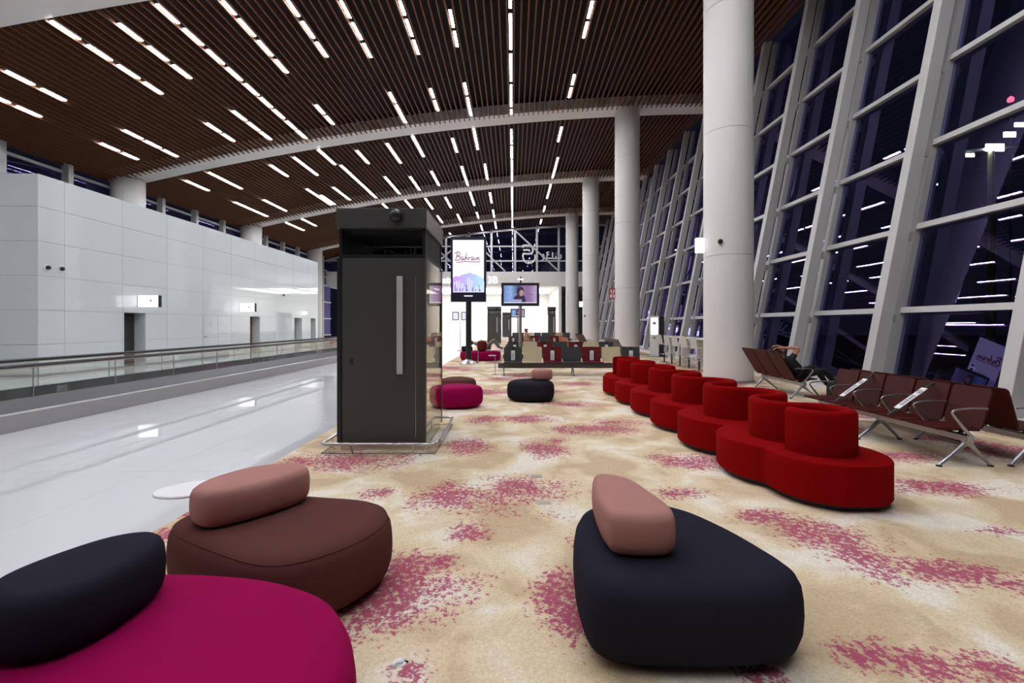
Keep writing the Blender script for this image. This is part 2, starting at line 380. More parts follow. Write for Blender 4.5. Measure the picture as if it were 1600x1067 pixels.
for L in lights:
    k = sum(1 for g in GRID if g < (L[1] + L[2]) / 2); bays.setdefault(k, []).append(L)
BN = {4: 'nearest bay', 5: 'second bay', 6: 'third bay', 7: 'farthest bay'}
for k, Ls in bays.items():
    Ls.sort()
    for i, (X, ya, yb) in enumerate(Ls):
        r = empty('strip_light', (X, ya, CZ(X)))
        w = .045
        MB().box(-w, w, 0, yb - ya, .012, .03).build('diffuser', M_led, r)
        MB().box(-w - .01, w + .01, -.01, yb - ya + .01, .031, .10).build('housing', M_blkp, r)
        if k <= 3: tag(r, f'strip light overhead out of view, {ORD(i)} from left, {["rear", "third", "second", "next"][k]} bay behind', 'light', 'strip lights between the ceiling slats')
        else: tag(r, f'white strip light between brown slats, {ORD(i)} from the left in {BN[k]}', 'light', 'strip lights between the ceiling slats')

# columns
def column(x, y, r, label, zt, nlev=4):
    c = empty('column', (x, y, 0)); H = zt; lv = [.0, .06, 3.4, 6.75, 10.1, H]
    lv = [q for q in lv if q < H - .3] + [H]
    MB().lathe([(r - .02, 0), (r - .02, H)], n=40).build('core', M_joint, c, smooth=True)
    for i in range(1, len(lv) - 1):
        for h in range(2):
            a0 = -1.15 + PI * h + .004; a1 = a0 + PI - .008
            MB().lathe([(r - .015, lv[i] + .006), (r, lv[i] + .006), (r, lv[i + 1] - .006), (r - .015, lv[i + 1] - .006)], n=28, a0=a0, a1=a1).build('cladding_panel', M_col, c, smooth=True)
    MB().lathe([(r + .025, 0), (r + .025, .05), (r - .01, .055)], n=40).build('base_ring', M_alu, c, smooth=True)
    tag(c, label, 'column', 'round white hall columns'); return c
CN = ['thick round white column just behind the red serpentine sofa', 'second round white column along the windows, with red sign', 'third round white column along the windows', 'farthest round white column along the windows']
for k in range(4): column(5.9 - .0 * k, GRID[3 + k], .63, CN[k], CZ(5.9) + .1)
for k, l in ((4, 'squat white column top rising behind the white panel wall, nearest the camera'), (5, 'second white column top rising behind the white panel wall'), (6, 'far white column at the end of the white panel wall')):
    column(-19.95, GRID[k], .72, l, CZ(-19.95) + .1)

# right glazed wall: one window per bay, leaning outwards
TILT = .195; X0 = 7.47; SP = BAY / 4; TOPZ = 12.75
def wx(z, off=0): return X0 + off + TILT * z
TR = [.16, 1.86, 3.65, 5.45, 7.26, 9.07, 10.88]
FY = [12.55 + SP * k for k in range(-5, 14)]
_first = {}
def cached(key, fn):
    if key not in _first: _first[key] = fn()
    return _first[key]
def lean_slab(name, off, dep, w, z0, z1, m, parent, y):
    key = (name, off, dep, w, z0, z1)
    if key not in _first:
        q = lambda z: [(wx(z, off), -w / 2, z), (wx(z, off + dep), -w / 2, z), (wx(z, off + dep), w / 2, z), (wx(z, off), w / 2, z)]
        o = MB().hexa(q(z0), q(z1)).build(name, m, parent, bevel=.008 if w > .1 and w < 1 else 0); o.location = (0, y, 0); _first[key] = o.data; return o
    return use(name, _first[key], parent, (0, y, 0))
for n_, fy in enumerate(FY):
    wnd = tag(empty(f'window_{n_ + 1}', (0, 0, 0)), kind='structure')
    lean_slab('fin', .0, .28, .22, .0, TOPZ, M_fin, wnd, fy)
    lean_slab('mullion', .43, .22, .16, .0, TOPZ, M_fin2, wnd, fy + .04)
    for z in TR[1:]: 
        lean_slab('bracket', .27, .17, .07, z - .28, z - .10, M_fin, wnd, fy + .03)
    L = SP - .16
    for z in TR: lean_slab('transom', .45, .16, L, z - .06, z + .06, M_fin, wnd, fy + SP / 2 + .04)
    zs = TR + [TOPZ]
    for i in range(len(zs) - 1):
        key = ('pane', i)
        if key not in _first:
            a = wx(zs[i] + .05, .57); c_ = wx(zs[i + 1] - .05, .57)
            me = bpy.data.meshes.new('pane'); me.from_pydata([(a, -L / 2, zs[i] + .05), (a, L / 2, zs[i] + .05), (c_, L / 2, zs[i + 1] - .05), (c_, -L / 2, zs[i + 1] - .05)], [], [(0, 1, 2, 3)]); me.materials.append(M_glassw); _first[key] = me
        use('pane', _first[key], wnd, (0, fy + SP / 2 + .04, 0))
tag(MB().hexa([(7.30, YB, 0), (8.2, YB, 0), (8.2, YE, 0), (7.30, YE, 0)], [(7.30, YB, .13), (8.2, YB, .13), (8.2, YE, .13), (7.30, YE, .13)]).build('baseboard_right', M_white), kind='structure')

# left white panel wall (a box with its front face at WY0)
PH = [.06, .96, 1.98, 3.0, 4.02, 5.04, 6.0]
DOORS = [(16.37, 17.33), (24.2, 25.15), (29.1, 30.15), (31.45, 32.25)]
b = MB().box(-19.0, WX - .47, WY0 + .02, WY1, 0, 5.98)
prev = WY0 + .02
for d0, d1 in DOORS: b.box(WX - .47, WX - .02, prev, d0, 0, 5.98); b.box(WX - .47, WX - .02, d0, d1, 1.98, 5.98); prev = d1
b.box(WX - .47, WX - .02, prev, WY1, 0, 5.98)
wl = tag(b.build('wall_left', M_joint), kind='structure')
JY = [WY0, 14.2, 16.3, 18.4, 20.5, 22.6, 24.7, 26.8, 28.9, 31.0, WY1]
g = .005
def panel(x0, x1, y0, y1, z0, z1): MB().box(x0, x1, y0, y1, z0, z1).build('wall_panel', M_panel, wl)
for j in range(len(JY) - 1):
    for i in range(6):
        segs_ = [(JY[j], JY[j + 1])]
        if i < 2:
            for d0, d1 in DOORS:
                nx = []
                for a, c_ in segs_:
                    if d1 <= a or d0 >= c_: nx.append((a, c_)); continue
                    if a < d0 - .02: nx.append((a, d0 + g))
                    if d1 + .02 < c_: nx.append((d1 - g, c_))
                segs_ = nx
        for a, c_ in segs_: panel(WX - .02, WX, a + g, c_ - g, PH[i] + g, PH[i + 1] - g)
xs_ = [WX, -15.2, -16.5, -17.8, -19.0]
for j in range(4):
    for i in range(6): MB().box(xs_[j + 1] + g, xs_[j] - g, WY0, WY0 + .02, PH[i] + g, PH[i + 1] - g).build('wall_panel', M_panel, wl)
tag(MB().box(-19.02, WX + .012, WY0 - .012, WY0 + .01, 0, .07).box(WX - .01, WX + .012, WY0, 16.37, 0, .07).box(WX - .01, WX + .012, 17.33, 24.2, 0, .07).box(WX - .01, WX + .012, 25.15, 29.1, 0, .07).build('baseboard_left', M_alu), kind='structure')
dcol = [mat('door_dark', (.03, .026, .024), .4), mat('door_brown', (.16, .075, .03), .45), mat('door_grey', (.22, .22, .20), .4), mat('door_grey', (.22, .22, .20), .4)]
for n_, (d0, d1) in enumerate(DOORS):
    d = tag(empty(f'door_{n_ + 1}', (WX - .42, d0, 0)), kind='structure')
    MB().box(-.045, 0, .01, d1 - d0 - .01, 0, 1.975).build('leaf', dcol[n_], d)
    MB().box(0, .40, d1 - d0 - .018, d1 - d0 - .002, 0, 1.975).build('reveal', M_panel, d)
    MB().bar((.03, .1, 1.0), (.03, .24, 1.0), .02, .02).build('handle', M_chrome, d)
    if n_ == 2: MB().box(.002, .006, .35, .65, 1.3, 1.62).build('notice', mat('notice_yellow', (.62, .62, .25), .6), d)
d = tag(empty('door_5', (WX, 20.55, 0)), kind='structure')
MB().box(.001, .006, 0, .012, 0, 1.97).box(.001, .006, 1.0, 1.012, 0, 1.97).build('frame', M_joint, d)
MB().bar((.04, .08, 1.0), (.04, .2, 1.0), .022, .022).box(0, .03, .07, .11, .97, 1.03).build('handle', M_chrome, d)
MB().lathe([(.085, 0), (.085, .004)], n=24).build('pictogram', mat('pict_grey', (.42, .44, .46), .4), d).matrix_local = Matrix.Translation((.004, .5, 1.55)) @ Matrix.Rotation(PI / 2, 4, 'Y')
# left high windows behind the white wall
lx = -20.55
for n_ in range(14):
    y = 12.5 + SP * n_; w_ = tag(empty(f'window_{n_ + 31}', (lx, y, 0)), kind='structure'); top = CZ(lx) + .15
    MB().box(0, .34, -.12, .12, 0, top).build('fin', M_fin, w_, bevel=.008)
    for z in (.4, 2.2, 4.0, 5.8, 6.72, 7.45, 8.5): MB().box(-.05, .08, .12, SP - .12, z - .06, z + .06).build('transom', M_fin, w_)
    zz = [.4, 2.2, 4.0, 5.8, 6.72, 7.45, 8.5]
    for i in range(6): MB().add([(0, .12, zz[i] + .06), (0, SP - .12, zz[i] + .06), (0, SP - .12, zz[i + 1] - .06), (0, .12, zz[i + 1] - .06)], [(0, 1, 2, 3)]).build('pane', M_glassw, w_)
# shell behind the camera and the far side
tag(MB().box(-24, 12, YB - .3, YB, 0, 13.2).build('wall_back_bounce', mat('back_grey', (.2, .2, .21), .4)), kind='structure')  # unseen wall added to bounce light; the hall itself runs on
tag(MB().box(-20.9, -20.62, YB, 12.3, 0, 9.4).build('wall_side', M_white), kind='structure')

# end bulkhead, lit lobby beneath, glazed truss above
we = tag(MB().box(-21, 11.0, YE, YE + .4, 5.75, 7.35).build('wall_end', M_white), kind='structure')
tag(MB().box(-21, 9.5, YE + .4, 64, 5.75, 5.95).build('ceiling_lobby', mat('lobby_white', (.85, .83, .79), .5)), kind='structure')
tag(MB().box(-21, 9.5, 63.7, 64, 0, 5.75).build('wall_lobby', mat('lobby_white', (.85, .83, .79), .5)), kind='structure')
tag(MB().box(5.0, 5.3, YE, 63.7, 0, 5.75).build('wall_lobby_side', mat('lobby_white', (.85, .83, .79), .5)), kind='structure')
for i in range(5):
    x = -11.5 + 3.6 * i; r = empty('lobby_light', (x, 57, 5.74)); tag(r, f'bright lobby ceiling panel beyond the gate sign, {ORD(i)} from the left', 'light', 'lobby ceiling light panels')
    MB().box(-1.3, 1.3, -4.5, 4.5, -.03, -.012).build('diffuser', emis('lobby_led', (1, .98, .95), 5.0), r); MB().box(-1.35, 1.35, -4.55, 4.55, -.011, 0).build('frame', M_white, r)
tw_ = tag(empty('window_50', (0, YE + .15, 0)), kind='structure')
for x in [-14.1, -10.8, -7.4, -4.9, -2.4, .2, 2.6, 5.0, 8.4]: MB().box(x - .11, x + .11, -.1, .1, 7.35, CZ(x) + .1).build('mullion', M_fin, tw_)
for z in (8.55, 10.15): MB().box(-21, 10, -.07, .07, z - .07, z + .07).build('transom', M_fin, tw_)
sheet(lambda x: CZ(x) - .25, -.1, .1, 'top_rail', M_fin, tw_, th=.2)
for x0, x1 in ((.2, 5.0), (-4.9, -.9), (-9.4, -5.6), (-14, -9.4)):
    MB().bar((x0, -.16, CZ(x0) - .3), (x1, -.16, 7.4), .14, .14).build('brace', M_fin, tw_)
MB().bar((-9.4, -.16, 7.4), (-5.0, -.16, CZ(-5) - .3), .14, .14).build('brace', M_fin, tw_)
for i in range(3):
    z0, z1 = [(7.35, 8.5), (8.6, 10.1), (10.2, 12.6)][i]
    MB().add([(-21, 0, z0), (10, 0, z0), (10, 0, z1), (-21, 0, z1)], [(0, 1, 2, 3)]).build('pane', M_glassw, tw_)
# outside: apron and a flood light mast
tag(MB().box(8.3, 260, -120, 240, -4.2, -4.0).build('ground_apron', mat('apron', (.03, .03, .033), .8)), kind='structure')

def mast(X, Y, H, label):
    r = tag(empty('light_mast', (X, Y, -4)), label, 'light mast')
    MB().tube([(0, 0, 0), (0, 0, H + 4)], [.55, .35], 12).build('pole', mat('mast_paint', (.30, .28, .12), .6), r)
    MB().bar((-3.4, 0, H + 4), (3.6, 0, H + 4.6), .3, .3).build('crossbar', M_alu, r)
    for dx, dz, s in ((-3.0, -.6, .5), (.25, .4, 1.15), (2.2, 2.1, .75), (3.5, 3.4, .6)):
        MB().box(dx - s, dx + s, -.3, -.15, H + 4 + dz - s * .4, H + 4 + dz + s * .4).build('flood_lamp', emis('flood', (.9, 1, .95), 60.0), r)
    return r
mast(63, 60, 24.4, 'tall floodlight mast outside beyond the nearest window pane')
r = tag(empty('beacon', (70.5, 64.5, -4)), 'small red warning beacon on a thin pole outside the window', 'beacon')
MB().tube([(0, 0, 0), (0, 0, 37.0)], .14, 8).build('pole', M_kblk, r); MB().lathe([(.05, 37), (.35, 37.2), (.35, 37.6), (.05, 37.9)], n=12).build('lamp', emis('red_beacon', (1, .03, .05), 12), r)

# ---------------------------------------------------------------- moving walkway
wk = tag(empty('moving_walkway', (-7.2, 0, 0)), 'long moving walkway with glass sides and black handrails beside the white wall', 'moving walkway')
LY0, LY1 = 1.0, 44.0
def along(name, prof, m, y0=LY0, y1=LY1, parent=wk):
    n = len(prof); vs = [(x, y0, z) for x, z in prof] + [(x, y1, z) for x, z in prof]
    fs = [(i, (i + 1) % n, n + (i + 1) % n, n + i) for i in range(n)] + [tuple(reversed(range(n))), tuple(range(n, 2 * n))]
    b = MB().add(vs, fs); return b.build(name, m, parent)
for s_, x in ((1, 0.0), (-1, -1.62)):
    f = lambda a: x - s_ * a
    along('skirt', [(f(0), 0), (f(0), .25), (f(.03), .27), (f(.06), .27), (f(.06), 0)], M_grey)
    along('deck_slope', [(f(.06), .0), (f(.06), .272), (f(.17), .44), (f(.24), .44), (f(.24), 0)], M_dgrey)
    along('handrail_guide', [(f(.185), .885), (f(.185), .905), (f(.235), .905), (f(.235), .885)], M_chrome)
    along('handrail', [(f(.165), .905), (f(.16), .93), (f(.175), .95), (f(.245), .95), (f(.26), .93), (f(.255), .905)], M_rub)
    y = LY0 + (.22 if s_ > 0 else .0)
    while y < LY1 - .3:
        y2 = min(y + 1.45, LY1); MB().box(f(.205) - .007, f(.205) + .007, y2 - .0045, y2 + .0045, .44, .885).build('panel_joint', M_grey, wk); MB().box(f(.205) - .006, f(.205) + .006, y + .008, y2 - .008, .44, .885).build('glass_panel', M_glassb, wk); y = y2
along('tread_belt', [(-.24, 0), (-.24, .12), (-1.38, .12), (-1.38, 0)], mat('tread', (.10, .10, .105), .4, metal=.6))

# ---------------------------------------------------------------- soft pebble seats
def pebble(name, ctrl, z0, H, r, m, parent, seam=True, n=10):
    P = ccw([Vector((v.x, v.y)) for v in smooth_path([(x, y, 0) for x, y in ctrl], n, True)])
    prof = [(r * 1.0, 0.0), (r * .5, H * .035), (r * .18, H * .13), (r * .04, H * .28), (0, H * .46), (r * .02, H * .64), (r * .09, H * .80), (r * .26, H * .905), (r * .55, H * .965), (r * 1.0, H * .988)]
    gx = sum(p.x for p in P) / len(P); gy = sum(p.y for p in P) / len(P); G = Vector((gx, gy))
    rings = [[(q.x, q.y, z0 + z) for q in [p - (p - G).normalized() * d for p in P]] for d, z in prof]
    last = rings[-1]; cx = sum(p[0] for p in last) / len(last); cy = sum(p[1] for p in last) / len(last)
    for s_, dz in ((.72, .995), (.4, 1.0)): rings.append([(cx + (p[0] - cx) * s_, cy + (p[1] - cy) * s_, z0 + H * dz) for p in last])
    K = len(P); vs = [v for q in rings for v in q]; fs = []
    for j in range(len(rings) - 1):
        for i in range(K): fs.append((j * K + i, j * K + (i + 1) % K, (j + 1) * K + (i + 1) % K, (j + 1) * K + i))
    vs.append((cx, cy, z0 + H)); t = (len(rings) - 1) * K
    for i in range(K): fs.append((t + i, t + (i + 1) % K, len(vs) - 1))
    fs.append(tuple(reversed(range(K))))
    o = mesh_obj(name, vs, fs, m, parent, smooth=True)
    if seam:
        q = [Vector(p) + Vector((0, 0, .0005)) for p in rings[7]]; MB().tube(q, .003, 6, closed=True).build('seam', m, o, smooth=True)
    return o
def ottoman(name_label, ctrl, m, H=.40):
    cx = sum(p[0] for p in ctrl) / len(ctrl); cy = sum(p[1] for p in ctrl) / len(ctrl)
    r = tag(empty('pouf_seat', (cx, cy, .008)), name_label, 'pouf', 'low pebble-shaped lounge poufs')
    loc = [(x - cx, y - cy) for x, y in ctrl]
    pebble('cushioned_body', loc, .02, H - .02, .13, m, r, m is M_brown)
    c2 = [(x * .72, y * .72) for x, y in loc]
    P = ccw([Vector((v.x, v.y)) for v in smooth_path([(x, y, 0) for x, y in c2], 6, True)])
    K = len(P); mesh_obj('plinth', [(p.x, p.y, 0) for p in P] + [(p.x, p.y, .03) for p in P], [(i, (i + 1) % K, K + (i + 1) % K, K + i) for i in range(K)] + [tuple(reversed(range(K)))], M_rub, r)
    return r
def cushion(label, ctrl, m, z=.409, H=.215):
    cx = sum(p[0] for p in ctrl) / len(ctrl); cy = sum(p[1] for p in ctrl) / len(ctrl)
    r = tag(empty('back_cushion', (cx, cy, z)), label, 'cushion', 'loose back cushions on the poufs')
    pebble('cushion_body', [(x - cx, y - cy) for x, y in ctrl], 0, H, .062, m, r, False); return r
ottoman('large navy pouf in the foreground carrying a long pink cushion', [(.325, 2.12), (.5, 1.965), (1.1, 1.955), (1.345, 2.10), (1.34, 2.34), (1.24, 2.66), (1.06, 2.92), (.78, 3.02), (.5, 2.95), (.355, 2.68)], M_navy)
cushion('long dusty pink cushion on the large foreground navy pouf', [(.462, 2.32), (.52, 2.215), (.74, 2.205), (.815, 2.29), (.80, 2.5), (.72, 2.76), (.60, 2.87), (.50, 2.84), (.458, 2.6)], M_pink)
ottoman('brown pouf in the foreground with a pink cushion on it', [(-2.0, 2.62), (-1.55, 2.32), (-1.15, 2.19), (-.86, 2.38), (-.73, 2.70), (-.85, 2.98), (-1.2, 3.1), (-1.7, 3.14), (-1.98, 2.94)], M_brown)
cushion('dusty pink cushion on the brown foreground pouf', [(-1.66, 2.52), (-1.50, 2.64), (-1.35, 2.86), (-1.35, 3.02), (-1.50, 3.10), (-1.72, 3.02), (-1.85, 2.82), (-1.86, 2.62), (-1.77, 2.53)], M_pink)
ottoman('magenta pouf at the bottom left corner under a navy cushion', [(-.54, 1.52), (-.70, 1.88), (-.98, 2.07), (-1.35, 2.16), (-1.8, 2.14), (-2.08, 1.95), (-2.12, 1.5), (-1.85, 1.12), (-1.2, .98), (-.68, 1.1)], M_mag)
cushion('navy cushion on the magenta pouf in the bottom left corner', [(-1.54, 1.53), (-1.46, 1.7), (-1.48, 1.93), (-1.60, 2.04), (-1.76, 1.98), (-1.87, 1.78), (-1.87, 1.6), (-1.72, 1.49)], M_navy, H=.235)
def ring(cx, cy, rx, ry, ph=0, n=9, tri=.08): return [(cx + rx * (1 + tri * math.cos(3 * a + ph)) * math.cos(a), cy + ry * (1 + tri * math.cos(3 * a + ph)) * math.sin(a)) for a in [2 * PI * i / n for i in range(n)]]
ottoman('small magenta pouf right behind the dark cabin', ring(-1.03, 8.58, .43, .43, .5), M_mag)
ottoman('brown pouf behind the small magenta pouf beside the cabin', ring(-1.2, 9.75, .40, .42, 1.2), M_brown)
ottoman('navy pouf mid carpet with a round pink cushion', ring(.37, 9.35, .48, .48, 2.0), M_navy)
cushion('small round pink cushion on the mid carpet navy pouf', ring(.58, 9.42, .215, .22, .4), M_pink, H=.22)
ottoman('distant magenta pouf carrying a resting traveller', [(-2.25, 19.4), (-1.9, 19.1), (-.9, 19.1), (-.55, 19.4), (-.6, 20.1), (-1.0, 20.4), (-1.9, 20.4), (-2.25, 20.1)], M_mag)
cushion('black cushion on the distant magenta pouf', ring(-2.0, 19.5, .24, .22, .2), M_navy)
ottoman('far small red pouf by the end of the moving walkway', ring(-16.0, 41.0, .6, .5, .2), M_mag)
def side_table(x, y, h, lab, s=1.0, stem=(.1, 0)):
    r = tag(empty('side_table', (x, y, .008)), lab, 'table', 'white side tables by the poufs')
    P = ccw([Vector((v.x, v.y)) for v in smooth_path([(px * s, py * s, 0) for px, py in [(-.18, -.02), (-.12, -.13), (.04, -.15), (.19, -.06), (.22, .07), (.10, .16), (-.08, .12)]], 8, True)])
    K = len(P); pr = [(.02, h - .02), (.003, h - .015), (0, h - .006), (.006, h)]
    rings = [[(p.x, p.y, z) for p in offset2(P, d)] for d, z in pr]; vs = [v for q in rings for v in q]
    fs = [(j * K + i, j * K + (i + 1) % K, (j + 1) * K + (i + 1) % K, (j + 1) * K + i) for j in range(3) for i in range(K)] + [tuple(reversed(range(K))), tuple(3 * K + i for i in range(K))]
    mesh_obj('table_top', vs, fs, M_wlam, r)
    MB().tube([(stem[0], stem[1], .0), (stem[0], stem[1], h - .018)], .013, 10).build('stem', M_chrome, r, smooth=True)
    MB().lathe([(.13, 0), (.13, .008), (.02, .014)], (stem[0], stem[1], 0), n=24).build('foot', M_chrome, r, smooth=True)
side_table(-2.07, 2.90, .50, 'white leaf shaped side table beside the brown foreground pouf', 1.0, (.03, .10))
side_table(-1.74, 9.7, .44, 'small white side table by the brown pouf behind the cabin', .8)
side_table(-1.55, 18.75, .5, 'far white side table in front of the distant magenta pouf', .45)

# ---------------------------------------------------------------- red serpentine sofa
sf = tag(empty('serpentine_sofa', (2.81, 4.16, .008)), 'long red serpentine sofa with winding backrest in front of the column', 'sofa')
AX = -.03; ST = .54; NC = 13
def ac(t): return AX * t
RW = .27
path = []
for i in range(NC):
    c0 = i * ST; sg = 1 if i % 2 == 0 else -1
    a0, a1 = -PI / 2, PI / 2
    rw = RW
    if i == 0: a0 = -PI * 1.04; rw = .238; c0 = RW - rw
    if i == NC - 1: a1 = PI * 1.04; rw = .238; c0 = i * ST - RW + rw
    n = 26 if i in (0, NC - 1) else 16
    for k in range(n + (1 if i == NC - 1 else 0)):
        a = a0 + (a1 - a0) * k / n; y = c0 + rw * math.sin(a); path.append(Vector((ac(y) + sg * rw * math.cos(a), y, 0)))
hw = .055
prof = [(-hw, .34), (-hw, .735), (-hw * .9, .762), (-hw * .62, .78), (0, .786), (hw * .62, .78), (hw * .9, .762), (hw, .735), (hw, .34)]
vs = []; fs = []; n = len(prof)
for i, p in enumerate(path):
    t = (path[min(i + 1, len(path) - 1)] - path[max(i - 1, 0)]).normalized(); nr = Vector((-t.y, t.x, 0))
    for d, z in prof: vs.append(p + nr * d + Vector((0, 0, z)))
for i in range(len(path) - 1):
    for j in range(n - 1): fs.append((i * n + j, i * n + j + 1, (i + 1) * n + j + 1, (i + 1) * n + j))
fs += [tuple(range(n)), tuple((len(path) - 1) * n + j for j in reversed(range(n)))]
mesh_obj('backrest', vs, fs, M_red, sf, smooth=True).data.set_sharp_from_angle(angle=math.radians(50))
# seat outline
Y0s, Y1s = -.47, (NC - 1) * ST + .47
def bound(y, side):
    best = 0.0
    for i in range(NC):
        c = i * ST; end = i in (0, NC - 1)
        if end: R = .49; ok = True
        else: R = .632; ok = (i % 2 == 1) if side < 0 else (i % 2 == 0)
        d = abs(y - c)
        if not end:
            lim = .40 if (i == 1 and y < c) or (i == NC - 2 and y > c) else .7
            if d > lim: continue
        if ok and d < R: best = max(best, math.sqrt(R * R - d * d) + (.025 * side if end else 0))
    return best
ny = 260; ys = []
for k in range(ny + 1):
    t = k / ny; ys.append(Y0s + (Y1s - Y0s) * t)
ex = [Y0s + .0005, Y0s + .003, Y0s + .008, Y0s + .015]
ys = sorted(ys[1:-1] + ex + [Y1s - q + Y0s for q in ex])
def sm(v):
    for _ in range(2): v = [v[0]] + [(v[i - 1] + v[i] * 2 + v[i + 1]) / 4 if 8 < i < len(v) - 9 else v[i] for i in range(1, len(v) - 1)] + [v[-1]]
    return v
Ls = sm([bound(y, -1) for y in ys]); Rs = sm([bound(y, 1) for y in ys])
poly = [Vector((ac(y) + r, y)) for y, r in zip(ys, Rs)] + [Vector((ac(y) - l, y)) for y, l in reversed(list(zip(ys, Ls)))]
poly = ccw(poly); K = len(poly)
rings = [[(p.x, p.y, z) for p in offset2(poly, d)] for d, z in ((.012, .055), (0, .07), (0, .372), (.006, .385), (.02, .392))]
vs = [v for q in rings for v in q]
fs = [(j * K + i, j * K + (i + 1) % K, (j + 1) * K + (i + 1) % K, (j + 1) * K + i) for j in range(4) for i in range(K)] + [tuple(reversed(range(K))), tuple(4 * K + i for i in range(K))]
o = mesh_obj('seat', vs, fs, M_red, sf, smooth=True); o.data.set_sharp_from_angle(angle=math.radians(35))
q = offset2(poly, .07); mesh_obj('plinth', [(p.x, p.y, 0) for p in q] + [(p.x, p.y, .06) for p in q], [(i, (i + 1) % K, K + (i + 1) % K, K + i) for i in range(K)], M_rub, sf)

# ---------------------------------------------------------------- dark cabins
def cabin(x, y, rz, label, rail=True, W_=1.08, D=1.30):
    c = tag(empty('glass_cabin', (x, y, .008), rz), label, 'cabin', 'dark metal and glass cabins'); h = W_ / 2
    MB().box(-h + .03, h - .03, .03, D - .03, 0, .10).build('plinth', M_chrome, c)
    d = MB().box(-h + .055, h - .035, 0, .05, .10, 2.35).build('door', M_kdark, c, bevel=.004)
    MB().box(.18 * W_, .18 * W_ + .075, -.05, -.022, .94, 2.13).build('handle', mat('handle_satin', (.55, .55, .56), .5, metal=.3), d, bevel=.008)
    MB().box(.2, .235, -.024, 0, 1.0, 1.05).box(.2, .235, -.024, 0, 2.02, 2.07).build('handle_mount', M_alu, d)
    MB().box(-h + .15, -h + .19, -.006, 0, 1.06, 1.13).build('lock', M_kblk, d)
    MB().box(h - .125, h - .12, -.002, 0, .16, 2.12).build('door_trim', M_alu, d)
    MB().box(-h, -h + .05, -.012, .07, .08, 2.35).build('corner_post', M_kblk, c)
    MB().box(h - .035, h, -.004, .06, .08, 2.35).build('corner_post', M_kdark, c)
    for sx in (-h, h - .035): MB().box(sx, sx + .035, D - .05, D, .08, 2.35).build('corner_post', M_kdark, c)
    for sx in (-h + .004, h - .012): MB().box(sx, sx + .008, .06, D - .05, .10, 2.35).build('glass_side', M_glassk, c)
    MB().box(-h + .035, h - .035, D - .02, D - .012, .10, 2.35).build('glass_back', M_glassk, c)
    MB().box(-h + .01, h - .01, .02, D - .02, 2.352, 2.40).build('roof_tray', M_kblk, c)
    for sx, sy in ((-h + .01, .03), (h - .045, .03), (-h + .01, D - .06), (h - .045, D - .06)): MB().box(sx, sx + .035, sy, sy + .035, 2.40, 2.72).build('vent_post', M_kblk, c)
    for i in range(22):
        y_ = .08 + i * (D - .16) / 22
        for sx in (-h + .02, h - .032): MB().box(sx, sx + .012, y_, y_ + .036, 2.40, 2.72).build('vent_slat', M_kblk, c)
    for i in range(7): MB().box(-h + .05, h - .05, .12 + i * .14, .16 + i * .14, 2.66, 2.715).build('louver', M_kblk, c)
    MB().box(-h + .04, h - .04, D - .05, D - .042, 2.40, 2.70).build('vent_glass', M_glassd, c)
    t = MB().box(-h - .01, h + .005, -.02, D + .01, 2.72, 2.96).build('roof_cap', M_kdark, c, bevel=.006)
    MB().box(h + .006, h + .012, 0, D, 2.725, 2.955).build('cap_reflection', M_kbeige, t)  # thin sheet carrying the painted reflection
    cm = MB().lathe([(.02, 0), (.075, .0), (.082, .03), (.07, .065), (.04, .09), (.01, .095)], n=24).build('dome_camera', M_kblk, c, smooth=True)
    cm.matrix_local = Matrix.Translation((.19, -.02, 2.86)) @ Matrix.Rotation(PI / 2, 4, 'X')
    if rail:
        e = .14; z = .115; R = .06
        def corner(cx, cy, a0): return [(cx + R * math.cos(a0 + a * PI / 10), cy + R * math.sin(a0 + a * PI / 10), z) for a in range(6)]
        loop = corner(h + e - R, D + e - R, 0) + corner(-h - e + R, D + e - R, PI / 2) + corner(-h - e + R, -e + R, PI) + corner(h + e - R, -e + R, 1.5 * PI)
        MB().tube(loop, .019, 10, closed=True).build('bumper_rail', M_chrome, c, smooth=True)
        for px, py, qx, qy in ((-h + .2, -e, -h + .24, -e - .005), (h - .12, -e, h - .12, -e - .005), (h + e, .2, h + e, .2), (h + e, D - .1, h + e, D - .1), (-h - e, .2, -h - e, .2), (-h - e, D - .1, -h - e, D - .1)):
            MB().bar((px, py, .11), (qx, qy, .0), .022, .012).build('rail_leg', M_chrome, c)
        for sx in (-1, 1): MB().bar((sx * (h + e - .03), -e + .03, .11), (sx * (h + .02), .0, .02), .05, .012).build('rail_bracket', M_chrome, c)
        MB().tube([(h + e, D + e, .006), (-h - e, D + e, .006), (-h - e, -e, .006), (h + e, -e, .006)], .006, 6, closed=True).build('floor_frame', M_chrome, c)
    return c
cabin(-1.61, 5.56, 0, 'large dark grey cabin with steel handle and bumper rail in the middle')
cabin(-1.51, 36, 0, 'far dark cabin left of the hanging television', False)
cabin(-.75, 53.5, 0, 'farthest dark cabin, partly hidden behind the other far cabin', False)
cabin(3.1, 36.5, 0, 'far dark cabin standing right of the hanging television', False, .62, .8)

